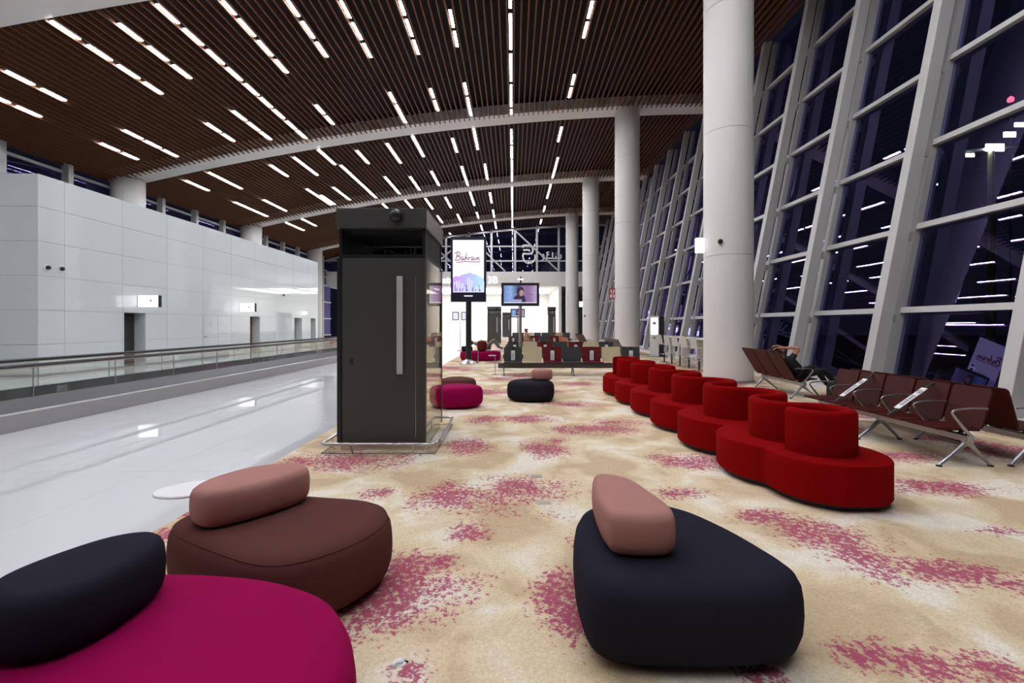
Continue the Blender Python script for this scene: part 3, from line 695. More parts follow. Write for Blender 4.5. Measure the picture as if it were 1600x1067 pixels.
# ---------------------------------------------------------------- beam seating
def rslab(w, l, t, bev=.04):
    b = MB().box(-w / 2, w / 2, 0, l, -t / 2, t / 2); bm = bmesh.new(); me = bpy.data.meshes.new('shell'); me.from_pydata(b.v, [], b.f); bm.from_mesh(me)
    ed = [e for e in bm.edges if abs((e.verts[0].co - e.verts[1].co).normalized().z) > .9]
    bmesh.ops.bevel(bm, geom=ed, offset=bev, segments=3, affect='EDGES', profile=.5); bmesh.ops.recalc_face_normals(bm, faces=bm.faces); bm.to_mesh(me); bm.free(); return me
def bench(loc, rz, n, pitch, mats, straps, label, arms=True, top=(.12, .83), backdrop=0, tagstyle='strap', grp='airport beam seats'):
    r = tag(empty('beam_bench', (loc[0], loc[1], .008), rz), label, 'bench', grp)
    w = pitch - .035; cache = {}
    bl = math.hypot(top[0] - .0, top[1] - .39); ba = math.atan2(top[1] - .39, top[0])
    (MB().box(-.02, n * pitch + .02, -.20, -.12, .27, .34) if arms else MB().box(-.15, n * pitch + .1, -.30, -.10, .22, .37)).build('beam', M_alu if arms else M_dgrey, r, bevel=.006)
    for i in range(n):
        m = mats[i % len(mats)]; cxx = (i + .5) * pitch
        if m.name not in cache:
            a = rslab(w, .47, .022); a.materials.append(m); c_ = rslab(w, bl, .02); c_.materials.append(m); cache[m.name] = (a, c_)
        s_ = use('seat', cache[m.name][0], r); s_.location = (cxx, -.47, .405); s_.rotation_euler = (-.03, 0, 0)
        k_ = use('backrest', cache[m.name][1], r); k_.location = (cxx, 0.0, .40); k_.rotation_euler = (ba, 0, 0)
        MB().bar((cxx - .12, -.16, .34), (cxx - .12, -.3, .39), .03, .02).bar((cxx + .12, -.16, .34), (cxx + .12, -.02, .41), .03, .02).build('seat_bracket', M_blkp, r)
        if i in straps:
            if tagstyle == 'strap':
                A = Vector((cxx, top[0] - .02, top[1] - .01)); B = Vector((cxx, -.46, .425))
                MB().bar(A, B, .035, .004).build('strap', M_blkp, r)
                d = (B - A); nrm = Vector((0, d.z, -d.y)).normalized(); nrm = nrm if nrm.z > 0 else -nrm
                sg = MB().bar(A + d * .17 + nrm * .004, A + d * .80 + nrm * .004, .085, .003, up=nrm).build('strap_sign', M_strapw, r)
                pr = MB()
                for q in range(7):
                    c_ = A + d * (.42 + q * .045) + nrm * .0068; pr.bar(c_ - Vector((.028 - .004 * (q % 3), 0, 0)), c_ + Vector((.028 - .003 * (q % 2), 0, 0)), .014, .001, up=nrm)
                c_ = A + d * .29 + nrm * .0072; u = Vector((1, 0, 0)); v = d.normalized()
                pr.tube([c_ + (u * math.cos(a) + v * math.sin(a)) * .030 for a in [2 * PI * z / 20 for z in range(20)]], .003, 6, closed=True); pr.bar(c_ + (u + v) * .019, c_ - (u + v) * .019, .005, .001, up=nrm)
                pr.build('print', M_ink, sg)
            else:
                y_ = -.03; MB().box(cxx - .03, cxx + .03, y_ - .012, y_, .36, .86).build('strap', M_blkp, r)
                sg = MB().box(cxx - .058, cxx + .058, y_ - .02, y_ - .013, .44, .74).build('strap_sign', M_strapw, r)
                pr = MB()
                for q in range(4): pr.box(cxx - .035, cxx + .035 - .01 * (q % 2), y_ - .0225, y_ - .0205, .48 + q * .05, .495 + q * .05)
                pr.build('print', M_ink, sg)
    if arms:
        for i in range(n + 1):
            xx = i * pitch; p = smooth_path([(xx, -.14, .33), (xx, -.22, .42), (xx, -.33, .56), (xx, -.335, .60), (xx, -.26, .625), (xx, -.10, .635), (xx, .04, .63)], 5)
            MB().tube(p, [.022 - .012 * min(1, j / 14) for j in range(len(p))], 8).build('armrest', M_alu, r, smooth=True)
    for xx in ([.02, n * pitch * .5, n * pitch - .02] if n > 3 else [.05, n * pitch - .05]):
        MB().bar((xx, -.16, .33), (xx, -.16, .22), .05, .09).build('leg_hub', M_alu, r)
        for fy in (-.47, .09):
            MB().tube(smooth_path([(xx, -.16, .27), (xx, -.16 + (fy + .16) * .45, .15), (xx, fy, .012)], 5), [.028, .027, .026, .025, .024, .022, .020, .019, .018, .017, .016], 8).build('leg', M_alu, r, smooth=True)
            MB().lathe([(.028, 0), (.028, .012), (.012, .02)], (xx, fy, 0), n=14).build('foot_pad', M_rub, r)
    return r
bench((5.10, 7.30), -PI / 2, 5, .474, [M_mar], (1, 3), 'maroon beam seats facing the red sofa, two closed off with white straps')
bench((5.50, 4.93), PI / 2, 5, .474, [M_mar], (), 'maroon beam seats turned to the window, back to back with the strapped row')
bench((5.86, 9.42), PI / 2, 3, .52, [M_mar], (), 'reclined maroon seats where a traveller in black lies asleep', top=(.36, .98))
FM = [M_char, M_beige, M_marf, M_char, M_marf, M_beige, M_char]
FM2 = FM
bench((-.31, 14.1), 0, 7, .607, FM, (0, 2, 4, 6), 'mixed charcoal, beige and maroon seat row behind the navy pouf, nearest of its kind', False, (.05, .84), tagstyle='tag')
bench((-.25, 18.1), 0, 7, .607, FM, (0, 2, 4, 6), 'second mixed colour seat row, directly behind the nearest one', False, (.05, .85), tagstyle='tag')
bench((-.3, 27.0), 0, 6, .607, [M_char, M_marf, M_marf, M_char, M_marf, M_char], (0, 2, 4), 'third mixed colour seat row, in front of the far cabins', False, (.05, .86), tagstyle='tag')
bench((-.1, 38.0), 0, 8, .607, [M_char, M_marf, M_beige, M_char], (), 'farthest mixed colour seat row near the lobby', False, (.05, .86))
bench((2.75, 22.4), PI / 2, 12, .58, [M_orange], (), 'long tan seat row running away beside the far columns', False, (.05, .86))
bench((4.35, 17.6), PI / 2, 5, .58, [M_char], (), 'dark reclined seat row near the windows beyond the second column', True, (.3, .95))
bench((4.3, 26), PI / 2, 6, .58, [M_mar], (), 'far maroon seat row near the windows', True, (.3, .95))
for i, (x, y) in enumerate(((-.66, 14.0), (-.60, 18.0))):
    side_table(x, y, .60, ['small white table at the left end of the nearest mixed seat row', 'small white table at the left end of the second mixed seat row'][i], .6)

# ---------------------------------------------------------------- screens
scr = bpy.data.materials.new('totem_picture'); scr.use_nodes = True
def picture_mat(name, kind, strength):
    m = bpy.data.materials.new(name); m.use_nodes = True; t = m.node_tree; t.nodes.clear()
    tc = t.nodes.new('ShaderNodeTexCoord'); sp = t.nodes.new('ShaderNodeSeparateXYZ'); t.links.new(tc.outputs['Generated'], sp.inputs[0])
    rp = t.nodes.new('ShaderNodeValToRGB'); el = rp.color_ramp.elements
    if kind == 'blue': cols = [(0, (.20, .30, .75)), (.25, (.35, .55, .9)), (.45, (.10, .10, .25)), (.6, (.30, .2, .45)), (.8, (.35, .2, .4)), (1, (.55, .45, .75))]
    else: cols = [(0, (.62, .36, .95)), (.5, (.50, .55, .95)), (1, (.45, .85, .95))]
    el[0].position, el[0].color = cols[0][0], (*cols[0][1], 1); el[1].position, el[1].color = cols[-1][0], (*cols[-1][1], 1)
    for p, c_ in cols[1:-1]: k = el.new(p); k.color = (*c_, 1)
    nz = t.nodes.new('ShaderNodeTexNoise'); nz.inputs['Scale'].default_value = 9; t.links.new(tc.outputs['Generated'], nz.inputs['Vector'])
    ad = t.nodes.new('ShaderNodeMath'); ad.operation = 'MULTIPLY_ADD'; t.links.new(nz.outputs['Fac'], ad.inputs[0]); ad.inputs[1].default_value = .3 if kind == 'blue' else .1; t.links.new(sp.outputs['X'], ad.inputs[2])
    sb = t.nodes.new('ShaderNodeMath'); sb.operation = 'SUBTRACT'; t.links.new(ad.outputs[0], sb.inputs[0]); sb.inputs[1].default_value = .12
    t.links.new(sb.outputs[0], rp.inputs[0]); e = t.nodes.new('ShaderNodeEmission'); e.inputs[1].default_value = strength; t.links.new(rp.outputs[0], e.inputs[0])
    o = t.nodes.new('ShaderNodeOutputMaterial'); t.links.new(e.outputs[0], o.inputs[0]); return m
t_ = tag(empty('display_totem', (-1.77, 18.03, .008)), 'tall portrait display on a black pole showing a white and purple skyline picture', 'display')
t_.scale = (1.08, 1.08, 1.05)
MB().lathe([(.36, 0), (.36, .02), (.30, .05), (.14, .13), (.10, .17)], n=32).build('base', M_chrome, t_, smooth=True)
MB().tube([(0, 0, .1), (0, 0, 2.4)], .105, 16).build('pole', M_kblk, t_, smooth=True)
MB().box(-.645, .645, -.09, .09, 2.32, 4.77).build('casing', mat('totem_case', (.012, .012, .03), .3), t_, bevel=.015)
sc_ = MB().box(-.565, .565, -.096, -.091, 2.68, 4.64).build('screen', emis('screen_white', (.93, .92, 1.0), 1.2), t_)
mts = [(-.565, 2.70), (-.565, 3.22), (-.46, 3.30), (-.36, 3.27), (-.22, 3.34), (-.06, 3.38), (.06, 3.42), (.16, 3.37), (.28, 3.36), (.38, 3.28), (.48, 3.24), (.565, 3.20), (.565, 2.70)]
mesh_obj('mountains', [(x, -.0985, z) for x, z in mts], [tuple(range(len(mts)))], picture_mat('mountain_print', 'purple', 1.0), sc_)
b = MB(); rr = random.Random(5); x = -.53
while x < .52:
    w_ = rr.uniform(.03, .08); h_ = rr.uniform(.15, .42) + (.25 if abs(x + .02) < .12 else 0); b.box(x, x + w_ * .8, -.1005, -.0995, 2.71, 2.71 + h_); x += w_ * 1.25
b.build('skyline', emis('skyline_print', (.72, .75, 1.0), 1.0), sc_)
cols = [emis('city_a', (.25, .12, .75), .8), emis('city_b', (.15, .35, .85), .8)]
for q in range(2):
    b = MB(); x = -.5 + .06 * q
    while x < .52:
        w_ = rr.uniform(.02, .05); b.box(x, x + w_, -.102, -.1012, 2.70, 2.70 + rr.uniform(.08, .28)); x += w_ + rr.uniform(.08, .2)
    b.build('skyline', cols[q], sc_)
def stroke(name, strokes, r, m, parent, loc, sc):
    b = MB()
    for s_ in strokes: b.tube([(loc[0] + p.x * sc, loc[1], loc[2] + p.y * sc) for p in smooth_path([(x, y, 0) for x, y in s_], 6)], r, 6)
    return b.build(name, m, parent)
BH = [[(.25, 1.0), (.15, .5), (.0, -.05)], [(-.1, .85), (.3, 1.1), (.6, .95), (.45, .62), (.22, .52), (.55, .45), (.5, .1), (.2, -.05), (-.05, .05)],
      [(.98, .42), (.78, .45), (.7, .15), (.85, .0), (1.0, .3), (1.02, .05), (1.15, .05)], [(1.42, .95), (1.3, .5), (1.2, 0), (1.32, .32), (1.46, .38), (1.46, .1), (1.56, .02)],
      [(1.68, .4), (1.66, .02), (1.74, .32), (1.92, .38)], [(2.3, .42), (2.1, .42), (2.02, .15), (2.15, 0), (2.3, .3), (2.32, .05), (2.45, .08)], [(2.56, .4), (2.54, .08), (2.64, .04)], [(2.62, .62), (2.64, .64)],
      [(2.76, .4), (2.74, .02), (2.84, .32), (2.98, .36), (3.0, .08), (3.15, .1)], [(.1, -.3), (1.2, -.18), (2.2, -.22), (3.2, -.2)]]
stroke('lettering', BH, .0148, emis('pink_ink', (.40, .01, .15), .5), sc_, (-.47, -.105, 3.88), .285)
MB().box(-.16, .16, -.094, -.0905, 2.52, 2.565).build('maker_badge', emis('badge', (.85, .85, .9), .9), t_)

def tv(x, y, label, zc=2.62, w=1.36, h=.83):
    t = tag(empty('television', (x, y, .008)), label, 'television', 'televisions on poles')
    MB().lathe([(.3, 0), (.3, .02), (.07, .04)], n=24).build('base', M_chrome, t, smooth=True)
    MB().tube([(.0, .06, .02), (.0, .06, zc)], .06, 14).build('pole', M_chrome, t, smooth=True)
    MB().box(-w / 2, w / 2, -.05, .05, zc - h / 2, zc + h / 2).build('casing', M_blkp, t, bevel=.01)
    s_ = MB().box(-w / 2 + .09, w / 2 - .09, -.056, -.051, zc - h / 2 + .10, zc + h / 2 - .10).build('screen', picture_mat('film_picture', 'blue', .75), t)
    P = [(.0, -.30), (-.25, -.28), (-.22, -.1), (-.1, -.02), (-.14, .12), (-.08, .24), (.04, .27), (.12, .2), (.13, .08), (.10, -.02), (.17, -.1), (.2, -.3)]
    mesh_obj('figure', [(px, -.058, zc + pz) for px, pz in P], [tuple(range(len(P)))], emis('film_dark', (.05, .03, .06), 1), s_)
    P = [(-.02, -.06), (-.04, .08), (.03, .17), (.11, .12), (.12, .02), (.07, -.06)]
    mesh_obj('face', [(px, -.060, zc + pz) for px, pz in P], [tuple(range(len(P)))], emis('film_skin', (.55, .32, .27), .8), s_)
    MB().box(-.28, .05, -.0615, -.0605, zc - .31, zc - .18).build('clothing', emis('film_cloth', (.4, .42, .7), .8), s_)
    MB().box(-w / 2 + .09, w / 2 - .09, -.0635, -.0625, zc - h / 2 + .105, zc - h / 2 + .135).build('caption_bar', emis('film_bar', (.8, .78, .9), .9), s_)
    MB().tube([(.02, .0, zc + h / 2), (.02, .0, zc + h / 2 + .22)], .03, 10).build('antenna_post', M_blkp, t)
    MB().box(-.09, .11, -.03, .03, zc + h / 2 + .10, zc + h / 2 + .15).build('status_light', M_sign, t)
tv(.25, 16.3, 'landscape television on a steel pole above the seat rows')
tv(.42, 43, 'distant television on a pole below the nearer one')

# gate sign and window lettering on the end wall
sg = tag(empty('gate_sign', (-5.3, YE - .03, 6.42)), 'lit white gate lettering on the far bulkhead behind the display', 'sign')
for wd, dx in (('Gate', -2.25), ('13A', .12), ('-', 1.5), ('13B', 2.75)): curve_text('lettering', wd, 1.08, M_letter, sg, (dx, 0, 0), (PI / 2, 0, 0), .02, bold=.02)
AR = tag(empty('arabic_sign', (0, YE + .13, 9.4)), 'large pale Arabic lettering and round emblem on the end windows', 'sign')
M_ar = mat('pale_letter', (.80, .80, .80), .5)
lg = [[(1.05, 1.0), (1.05, 1.28), (1.9, 1.28), (2.25, 1.0), (2.3, .55), (2.1, .28), (1.7, .2), (1.05, .25)], [(1.05, .7), (1.75, .7), (1.9, .5)], [(1.05, .25), (1.05, -.35), (1.35, -.85), (1.85, -1.0), (2.35, -.8), (2.6, -.35), (2.55, .1)], [(2.2, -1.28), (2.24, -1.28)]]
stroke('emblem', lg, .10, M_ar, AR, (.2, -.02, -.25), .85)
w1 = [[(8.55, .35), (8.55, -.25), (8.3, -.35), (7.7, -.35), (7.6, .1)], [(7.65, -.35), (7.1, -.35), (7.0, .75)], [(7.05, -.35), (6.3, -.35), (6.05, -.3), (5.95, .15), (6.3, .35), (5.9, .6), (6.35, .85)], [(6.0, -.35), (5.5, -.35), (5.2, -.1), (5.05, .2), (5.3, .35), (5.45, .05), (5.35, -.5), (4.9, -.85)], [(8.3, -.7), (8.34, -.7)], [(7.5, .5), (7.54, .5)], [(7.8, .5), (7.84, .5)]]
stroke('arabic_word', w1, .075, M_ar, AR, (.12, -.02, -.35), .6)
w2 = [[(0, .3), (0, -.1), (-.35, -.1), (-.38, .2)], [(-.38, -.1), (-.75, -.1), (-.78, .2)], [(-.78, -.1), (-1.1, -.1), (-1.2, .15), (-1.3, -.3), (-1.7, -.5)], [(-.3, .5), (-.26, .5)], [(-.5, .5), (-.46, .5)], [(-.4, .68), (-.36, .68)]]
stroke('arabic_word', w2, .075, M_ar, AR, (-4.95, -.02, .35), 1.0)
w3 = [[(0, .55), (0, -.35)], [(-.3, .55), (-.3, -.25), (-.6, -.35), (-.9, -.35)], [(-.9, -.1), (-1.1, .1), (-1.3, -.1), (-1.1, -.35), (-.9, -.2), (-.95, -.6), (-1.35, -.85)]]
stroke('arabic_word', w3, .075, M_ar, AR, (-5.05, -.02, -.9), .9)
w4 = [[(0, .6), (0, -.2), (-.2, -.3), (-.6, .5)], [(-.2, -.3), (-.9, -.3), (-1.3, -.2), (-1.5, .2)], [(-1.0, .1), (-.96, .1)], [(.4, .5), (.1, -.3)]]
stroke('arabic_word', w4, .075, M_ar, AR, (-11.3, -.02, -.2), 1.0)

# lit flag signs on the white wall, cameras, column boxes
for i, (y, l) in enumerate(((17.0, 'lit white flag sign over the dark doorway, nearest on the white wall'), (23.3, 'lit white flag sign over the brown doorway farther along the white wall'))):
    r = tag(empty('flag_sign', (WX, y, 2.42)), l, 'sign', 'lit flag signs on the white wall')
    MB().box(.02, .78, -.05, .05, -.21, .21).build('light_box', M_sign, r); MB().box(.78, .82, -.06, .06, -.22, .22).build('end_cap', M_blkp, r); MB().box(0, .02, -.06, .06, -.22, .22).build('wall_plate', M_alu, r)
    MB().lathe([(.045, 0), (.045, .002)], n=16).build('pictogram', mat('pict_blue', (.45, .48, .6), .5), r).matrix_local = Matrix.Translation((.5, -.051, .02)) @ Matrix.Rotation(PI / 2, 4, 'X')
r = tag(empty('flag_sign', (WX, 30.2, 2.3)), 'small lit sign above the far grey door on the white wall', 'sign', 'lit flag signs on the white wall'); MB().box(.01, .3, -.04, .04, -.1, .1).build('light_box', M_sign, r); MB().box(0, .01, -.05, .05, -.11, .11).build('wall_plate', M_alu, r)
def wallcam(loc, d, label):
    r = tag(empty('dome_camera', loc), label, 'camera', 'small black dome cameras'); r.rotation_euler = d
    MB().lathe([(.085, 0), (.085, .025), (.07, .03)], n=20).build('mount', M_wlam, r, smooth=True); MB().lathe([(.068, .03), (.066, .06), (.045, .10), (.01, .115)], n=20).build('lens_dome', M_kblk, r, smooth=True)
def on_wall(x, y):
    Y = WX * F / (x - CX); return (WX + .002, Y, EYE + (HY - y) * Y / F)
wallcam(on_wall(73, 418), (0, PI / 2, 0), 'left one of two black dome cameras near the white wall corner')
wallcam(on_wall(95, 420), (0, PI / 2, 0), 'right one of two black dome cameras near the white wall corner')
wallcam(on_wall(442, 461), (0, PI / 2, 0), 'black dome camera high on the far part of the white wall')
def on_col(ang, k, z): return (5.9 + .632 * math.cos(ang), GRID[3 + k] + .632 * math.sin(ang), z)
a = -PI / 2 - .72; p = on_col(a, 0, 3.74); wallcam(p, (0, PI / 2, a), 'black dome camera on the thick round column behind the sofa')
a = -PI / 2 - .9; p = on_col(a, 2, 2.2); wallcam(p, (0, PI / 2, a), 'black dome camera on the third column along the windows')
r = tag(empty('exit_box', (5.9 - .63, GRID[3] + .05, 3.73)), 'lit white sign box on the left side of the thick round column', 'sign'); MB().box(-.24, 0, -.05, .05, -.2, .2).build('light_box', M_sign, r); MB().box(-.01, .02, -.06, .06, -.21, .21).build('wall_plate', M_alu, r)
r = tag(empty('exit_box', (5.9 - .63, GRID[5] + .05, 3.1)), 'lit white sign box on the third column along the windows', 'sign'); MB().box(-.24, 0, -.05, .05, -.2, .2).build('light_box', M_sign, r); MB().box(-.01, .02, -.06, .06, -.21, .21).build('wall_plate', M_alu, r)
r = tag(empty('fire_sign', (5.9 - .62, GRID[4], 3.15)), 'red and white fire equipment sign on the second column', 'sign')
MB().box(-.3, 0, -.02, .02, -.27, .27).build('plate', mat('sign_red', (.45, .01, .02), .5), r)
b = MB()
for (x0, x1, z0, z1) in ((-.25, -.18, .04, .2), (-.12, -.05, .04, .2), (-.27, -.17, -.22, -.04), (-.13, -.04, -.22, -.04), (-.2, -.1, -.01, .03)): b.box(x0, x1, -.024, -.0205, z0, z1)
b.build('symbols', M_wlam, r); MB().box(0, .02, -.03, .03, -.28, .28).build('wall_plate', M_alu, r)

# bar counter, stools and charging totem by the windows
r = tag(empty('bar_counter', (6.75, 14.9, .008)), 'long pale bar counter along the windows behind the thick column', 'counter')
MB().box(-.25, .25, 0, 4.6, 1.01, 1.06).build('counter_top', M_wlam, r, bevel=.008)
for y in (.15, 1.6, 3.05, 4.45): MB().box(-.12, .12, y - .05, y + .05, 0, 1.01).build('support_panel', M_white, r)
for i in range(5):
    y = 15.3 + i * .88; r = tag(empty('bar_stool', (6.25, y, .008), -PI / 2 + .25), f'beige bar stool at the window counter, {ORD(i)} from the thick column', 'stool', 'bar stools at the window counter')
    MB().lathe([(.21, 0), (.21, .012), (.03, .03)], n=24).build('base', M_chrome, r, smooth=True); MB().tube([(0, 0, .02), (0, 0, .38)], .03, 12).build('lower_pole', M_blkp, r); MB().tube([(0, 0, .38), (0, 0, .72)], .02, 12).build('pole', M_chrome, r)
    MB().tube([(.16 * math.cos(a * PI / 8), .16 * math.sin(a * PI / 8), .33) for a in range(16)], .009, 8, closed=True).build('foot_ring', M_chrome, r)
    MB().box(-.2, .2, -.19, .19, .72, .75).build('seat', M_stool, r, bevel=.012); q = MB().hexa([(-.19, -.2, .74), (.19, -.2, .74), (.19, -.17, .74), (-.19, -.17, .74)], [(-.17, -.27, 1.12), (.17, -.27, 1.12), (.17, -.25, 1.12), (-.17, -.25, 1.12)]).build('backrest', M_stool, r, bevel=.008)
r = tag(empty('charging_totem', (6.85, 21.8, .008), -.25), 'white and black charging totem beside the bar counter', 'totem')
MB().box(-.30, .12, -.1, .1, 0, 1.95).build('body', M_wlam, r, bevel=.01); MB().box(.13, .36, -.12, .12, 0, 1.93).build('side_body', M_kblk, r); MB().box(-.26, .08, -.106, -.101, 1.05, 1.88).build('screen', emis('totem_screen', (1, 1, .98), 1.0), r)
MB().box(-.16, -.02, -.109, -.1065, 1.55, 1.66).box(-.16, -.02, -.105, -.1005, .85, .97).build('icon', M_joint, r); MB().box(-.45, .5, -.3, .3, 0, .02).build('base_plate', M_alu, r)
# notice stand on the tiles
r = tag(empty('notice_stand', (-3.15, 27, 0)), 'slim stand holding two small framed notices on the far tiles', 'stand')
MB().tube([(0, 0, 0), (0, 0, 2.3)], .02, 10).build('pole', M_alu, r); MB().lathe([(.2, 0), (.2, .02), (.03, .03)], n=20).build('base', M_alu, r)
for sx in (-.27, .27): f_ = MB().box(sx - .2, sx + .2, -.03, 0, 1.8, 2.3).build('frame', M_blkp, r); MB().box(sx - .15, sx + .15, -.034, -.031, 1.85, 2.25).build('notice', emis('notice_lit', (.85, .88, 1), .9), f_)
# floor boxes and litter
for i, (x, y) in enumerate(((838, 745), (850, 787))):
    X, Y = gp(x, y); r = tag(empty('floor_box', (X, Y, .009)), ['small metal floor socket in the carpet before the cabin', 'small metal floor socket on the pink patch, nearer the camera'][i], 'floor socket', 'floor sockets in the carpet')
    MB().box(-.06, .06, -.04, .04, 0, .003).build('frame', M_alu, r); MB().box(-.048, .048, -.029, .029, .0032, .004).build('lid', mat('socket_lid', (.45, .38, .27), .8), r)
X, Y = gp(625, 1040); bm = bmesh.new(); bmesh.ops.create_icosphere(bm, subdivisions=2, radius=.03)
for v in bm.verts:
    n_ = noise.noise(v.co * 40); v.co = Vector((v.co.x * (1.2 + n_), v.co.y * (.7 + n_ * .6), max(0, v.co.z * (.55 + n_ * .6)) ))
me = bpy.data.meshes.new('tissue'); bm.to_mesh(me); bm.free(); me.materials.append(M_strapw); o = link(bpy.data.objects.new('crumpled_tissue', me)); o.location = (X, Y, .009); o.rotation_euler = (0, 0, .5); tag(o, 'crumpled white tissue on the carpet at the bottom edge', 'litter')

# ---------------------------------------------------------------- people
def skin_mesh(name, verts, edges, roots, m, parent, sub=2):
    me = bpy.data.meshes.new(name); me.from_pydata([v[:3] for v in verts], edges, []); me.materials.append(m)
    o = link(bpy.data.objects.new(name, me), parent)
    bm = bmesh.new(); bm.from_mesh(me); L = bm.verts.layers.skin.verify(); bm.verts.ensure_lookup_table()
    for i, v in enumerate(bm.verts):
        r_ = verts[i][3]; v[L].radius = r_ if isinstance(r_, tuple) else (r_, r_); v[L].use_root = i in roots
    bm.to_mesh(me); bm.free()
    o.modifiers.new('skin', 'SKIN').use_smooth_shade = True; s_ = o.modifiers.new('sub', 'SUBSURF'); s_.levels = sub; s_.render_levels = sub
    return o
def person(label, J, loc, rz, top_m, leg_m, shoe_m=None, sleeve=.55, hair=True):
    """J: joints in local metres: pelvis, chest, neck, head, crown, and per side shoulder, elbow, wrist, hip, knee, ankle, toe"""
    p = tag(empty('person', loc, rz), label, 'person')
    V = []; E = []; ix = {}
    def add(k, r, pos=None): ix[k] = len(V); V.append((*(pos or J[k]), r)); return ix[k]
    def ed(a, c_): E.append((ix[a], ix[c_]))
    mid = lambda a, c_, t=.5: tuple(Vector(J[a]).lerp(Vector(J[c_]), t))
    add('pelvis', (.13, .11)); add('waist', (.115, .095), mid('pelvis', 'chest')); add('chest', (.135, .11)); add('neck', .05); add('head', (.083, .095)); add('crown', (.07, .08))
    for a, c_ in (('pelvis', 'waist'), ('waist', 'chest'), ('chest', 'neck'), ('neck', 'head'), ('head', 'crown')): ed(a, c_)
    for s_ in 'LR':
        for k, r in (('shoulder', .058), ('elbow', .04), ('wrist', .028), ('hip', .085), ('knee', .055), ('ankle', .038), ('toe', .035)): add(k + s_, r)
        for a, c_ in (('chest', 'shoulder' + s_), ('shoulder' + s_, 'elbow' + s_), ('elbow' + s_, 'wrist' + s_), ('pelvis', 'hip' + s_), ('hip' + s_, 'knee' + s_), ('knee' + s_, 'ankle' + s_), ('ankle' + s_, 'toe' + s_)): ed(a, c_)
        w = Vector(J['wrist' + s_]); d = (w - Vector(J['elbow' + s_])).normalized(); side = d.cross(Vector((0, 0, 1))); side = side.normalized() if side.length > .1 else Vector((1, 0, 0)); dn = side.cross(d)
        add('palm' + s_, (.038, .02), tuple(w + d * .075)); ed('wrist' + s_, 'palm' + s_)
        for q, (off, L_) in enumerate(((-.03, .062), (-.011, .078), (.009, .074), (.028, .058))):
            b0 = w + d * .095 + side * off; add(f'k{q}{s_}', .0095, tuple(b0)); E.append((ix['palm' + s_], ix[f'k{q}{s_}']))
            add(f'm{q}{s_}', .0088, tuple(b0 + d * L_ * .55 - dn * .008)); ed(f'k{q}{s_}', f'm{q}{s_}'); add(f't{q}{s_}', .0075, tuple(b0 + d * L_ - dn * .024)); ed(f'm{q}{s_}', f't{q}{s_}')
        tb = w + d * .035 - side * .032; add('th' + s_, .0115, tuple(tb)); E.append((ix['wrist' + s_], ix['th' + s_])); add('tt' + s_, .009, tuple(tb + d * .045 - side * .028)); ed('th' + s_, 'tt' + s_)
    body = skin_mesh('body', V, E, {0}, M_skin, p)
    sv = [(*J['pelvis'], (.175, .15)), (*mid('pelvis', 'chest'), (.16, .135)), (*J['chest'], (.17, .14)), (*mid('chest', 'neck', .7), .075)]; se = [(0, 1), (1, 2), (2, 3)]
    for s_ in 'LR':
        k = len(sv); sv += [(*J['shoulder' + s_], .072), (*mid('shoulder' + s_, 'elbow' + s_, sleeve), .058)]; se += [(2, k), (k, k + 1)]
    skin_mesh('shirt', sv, se, {0}, top_m, p)
    tv_ = [(*J['pelvis'], (.17, .145))]; te = []
    for s_ in 'LR':
        k = len(tv_); tv_ += [(*J['hip' + s_], .10), (*J['knee' + s_], .07), (*J['ankle' + s_], .055)]; te += [(0, k), (k, k + 1), (k + 1, k + 2)]
    skin_mesh('trousers', tv_, te, {0}, leg_m, p)
    for s_ in 'LR':
        a = Vector(J['ankle' + s_]); t = Vector(J['toe' + s_]); skin_mesh('shoe', [(*(a - (t - a) * .25), .045), (*(a + (t - a) * .5), .047), (*(t + (t - a) * .1), .038)], [(0, 1), (1, 2)], {0}, shoe_m or M_black, p)
    h = Vector(J['head']); c_ = Vector(J['crown']); up = (c_ - h).normalized(); fw = Vector(J['face']).normalized(); fw = (fw - up * fw.dot(up)).normalized(); sd = up.cross(fw)
    if hair:
        hc = h + up * .045 - fw * .028; skin_mesh('hair', [(*(hc - up * .075), (.075, .07)), (*hc, (.09, .088)), (*(hc + up * .055), (.07, .07))], [(0, 1), (1, 2)], {1}, M_hair, p)
    f0 = h + fw * .088
    b = MB()
    for s2 in (-1, 1): b.lathe([(.001, -.012), (.009, -.006), (.009, .006), (.001, .012)], tuple(f0 + sd * .032 * s2 + up * .012 - fw * .004), n=8)
    b.build('eyes', M_ink, p)
    skin_mesh('nose', [(*(f0 + up * .008), .010), (*(f0 + fw * .014 - up * .022), .014)], [(0, 1)], {0}, M_skin, p, 1)
    skin_mesh('mouth', [(*(f0 - up * .048 - sd * .022), .006), (*(f0 - up * .048 + sd * .022), .006)], [(0, 1)], {0}, mat('lips', (.35, .10, .08), .5), p, 1)
    return p
# reclining on the maroon seats, facing +X; local x = world x
person('person in black clothes reclining on maroon seats, one arm folded over the head',
  {'pelvis': (.20, 0, .565), 'chest': (-.05, 0, .77), 'neck': (-.19, 0, .90), 'head': (-.25, 0, .98), 'crown': (-.33, 0, 1.06), 'face': (.8, -.1, .6),
   'shoulderL': (-.08, .19, .85), 'elbowL': (.03, .30, 1.07), 'wristL': (-.20, .13, 1.10), 'shoulderR': (-.08, -.19, .85), 'elbowR': (.03, -.28, 1.09), 'wristR': (-.22, -.13, 1.08),
   'hipL': (.24, .10, .52), 'kneeL': (.62, .14, .66), 'ankleL': (.86, .12, .30), 'toeL': (1.0, .12, .20), 'hipR': (.24, -.10, .52), 'kneeR': (.64, -.12, .62), 'ankleR': (.92, -.12, .30), 'toeR': (1.06, -.12, .2)},
  (5.88, 9.68, -.02), 0, M_cloth, M_black)
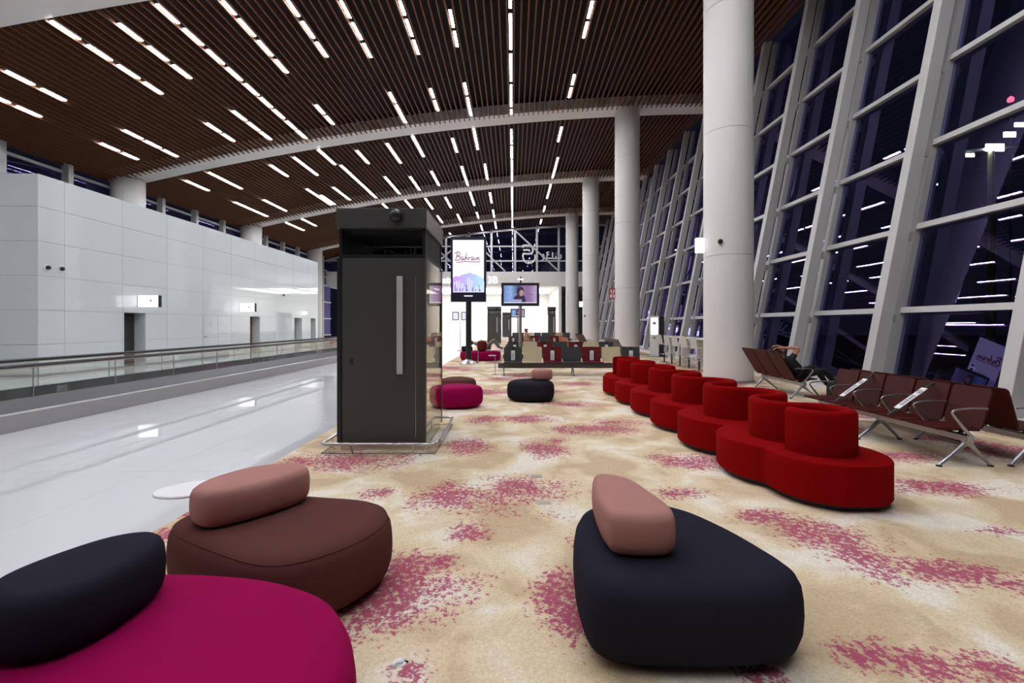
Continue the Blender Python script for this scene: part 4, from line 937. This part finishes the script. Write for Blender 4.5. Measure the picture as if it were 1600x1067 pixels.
r = tag(empty('travel_bag', (6.55, 9.05, .009)), 'black soft travel bag beside the reclining person by the window', 'bag')
pebble('bag_body', ring(0, 0, .30, .22, .3), 0, .42, .1, M_black, r, False); MB().tube(smooth_path([(-.15, 0, .38), (-.1, 0, .52), (.1, 0, .52), (.15, 0, .38)], 6), .014, 8).build('handle', M_blkp, r, smooth=True)
# sitting far behind the second seat row
person('distant person in a beige top sitting sideways among the seat rows',
  {'pelvis': (0, 0, .52), 'chest': (0, .02, .88), 'neck': (0, .02, 1.06), 'head': (0, 0, 1.17), 'crown': (0, 0, 1.28), 'face': (0, -1, 0),
   'shoulderL': (.18, .02, .98), 'elbowL': (.26, -.05, .72), 'wristL': (.16, -.28, .66), 'shoulderR': (-.18, .02, .98), 'elbowR': (-.26, -.05, .72), 'wristR': (-.16, -.28, .66),
   'hipL': (.10, -.04, .5), 'kneeL': (.14, -.46, .52), 'ankleL': (.14, -.48, .09), 'toeL': (.14, -.62, .05), 'hipR': (-.10, -.04, .5), 'kneeR': (-.14, -.46, .52), 'ankleR': (-.14, -.48, .09), 'toeR': (-.14, -.62, .05)},
  (.78, 26.82, 0), .9, M_beige, mat('tan_cloth', (.32, .22, .14), .9))
# lying on the distant pouf
gc = mat('grey_cloth', (.22, .20, .18), .9)
person('distant person in grey clothes lying on the magenta pouf',
  {'pelvis': (.25, 0, .56), 'chest': (-.1, 0, .66), 'neck': (-.27, 0, .72), 'head': (-.37, 0, .74), 'crown': (-.47, 0, .74), 'face': (.2, -.3, 1),
   'shoulderL': (-.16, .18, .68), 'elbowL': (.06, .26, .66), 'wristL': (.2, .12, .74), 'shoulderR': (-.16, -.18, .68), 'elbowR': (.06, -.26, .66), 'wristR': (.2, -.12, .74),
   'hipL': (.32, .1, .56), 'kneeL': (.62, .12, .88), 'ankleL': (.86, .12, .50), 'toeL': (1.0, .12, .47), 'hipR': (.32, -.1, .56), 'kneeR': (.60, -.12, .84), 'ankleR': (.84, -.12, .50), 'toeR': (.98, -.12, .47)},
  (-1.45, 19.85, .035), 0, gc, gc)
r = tag(empty('backpack', (-1.35, 19.40, .412)), 'dark red backpack on the distant magenta pouf in front of the lying person', 'backpack')
pebble('pack_body', ring(0, 0, .20, .15, .3), 0, .46, .1, M_marf, r, False); MB().tube(smooth_path([(-.06, -.1, .40), (0, -.13, .5), (.06, -.1, .40)], 6), .012, 8).build('handle', M_blkp, r, smooth=True)
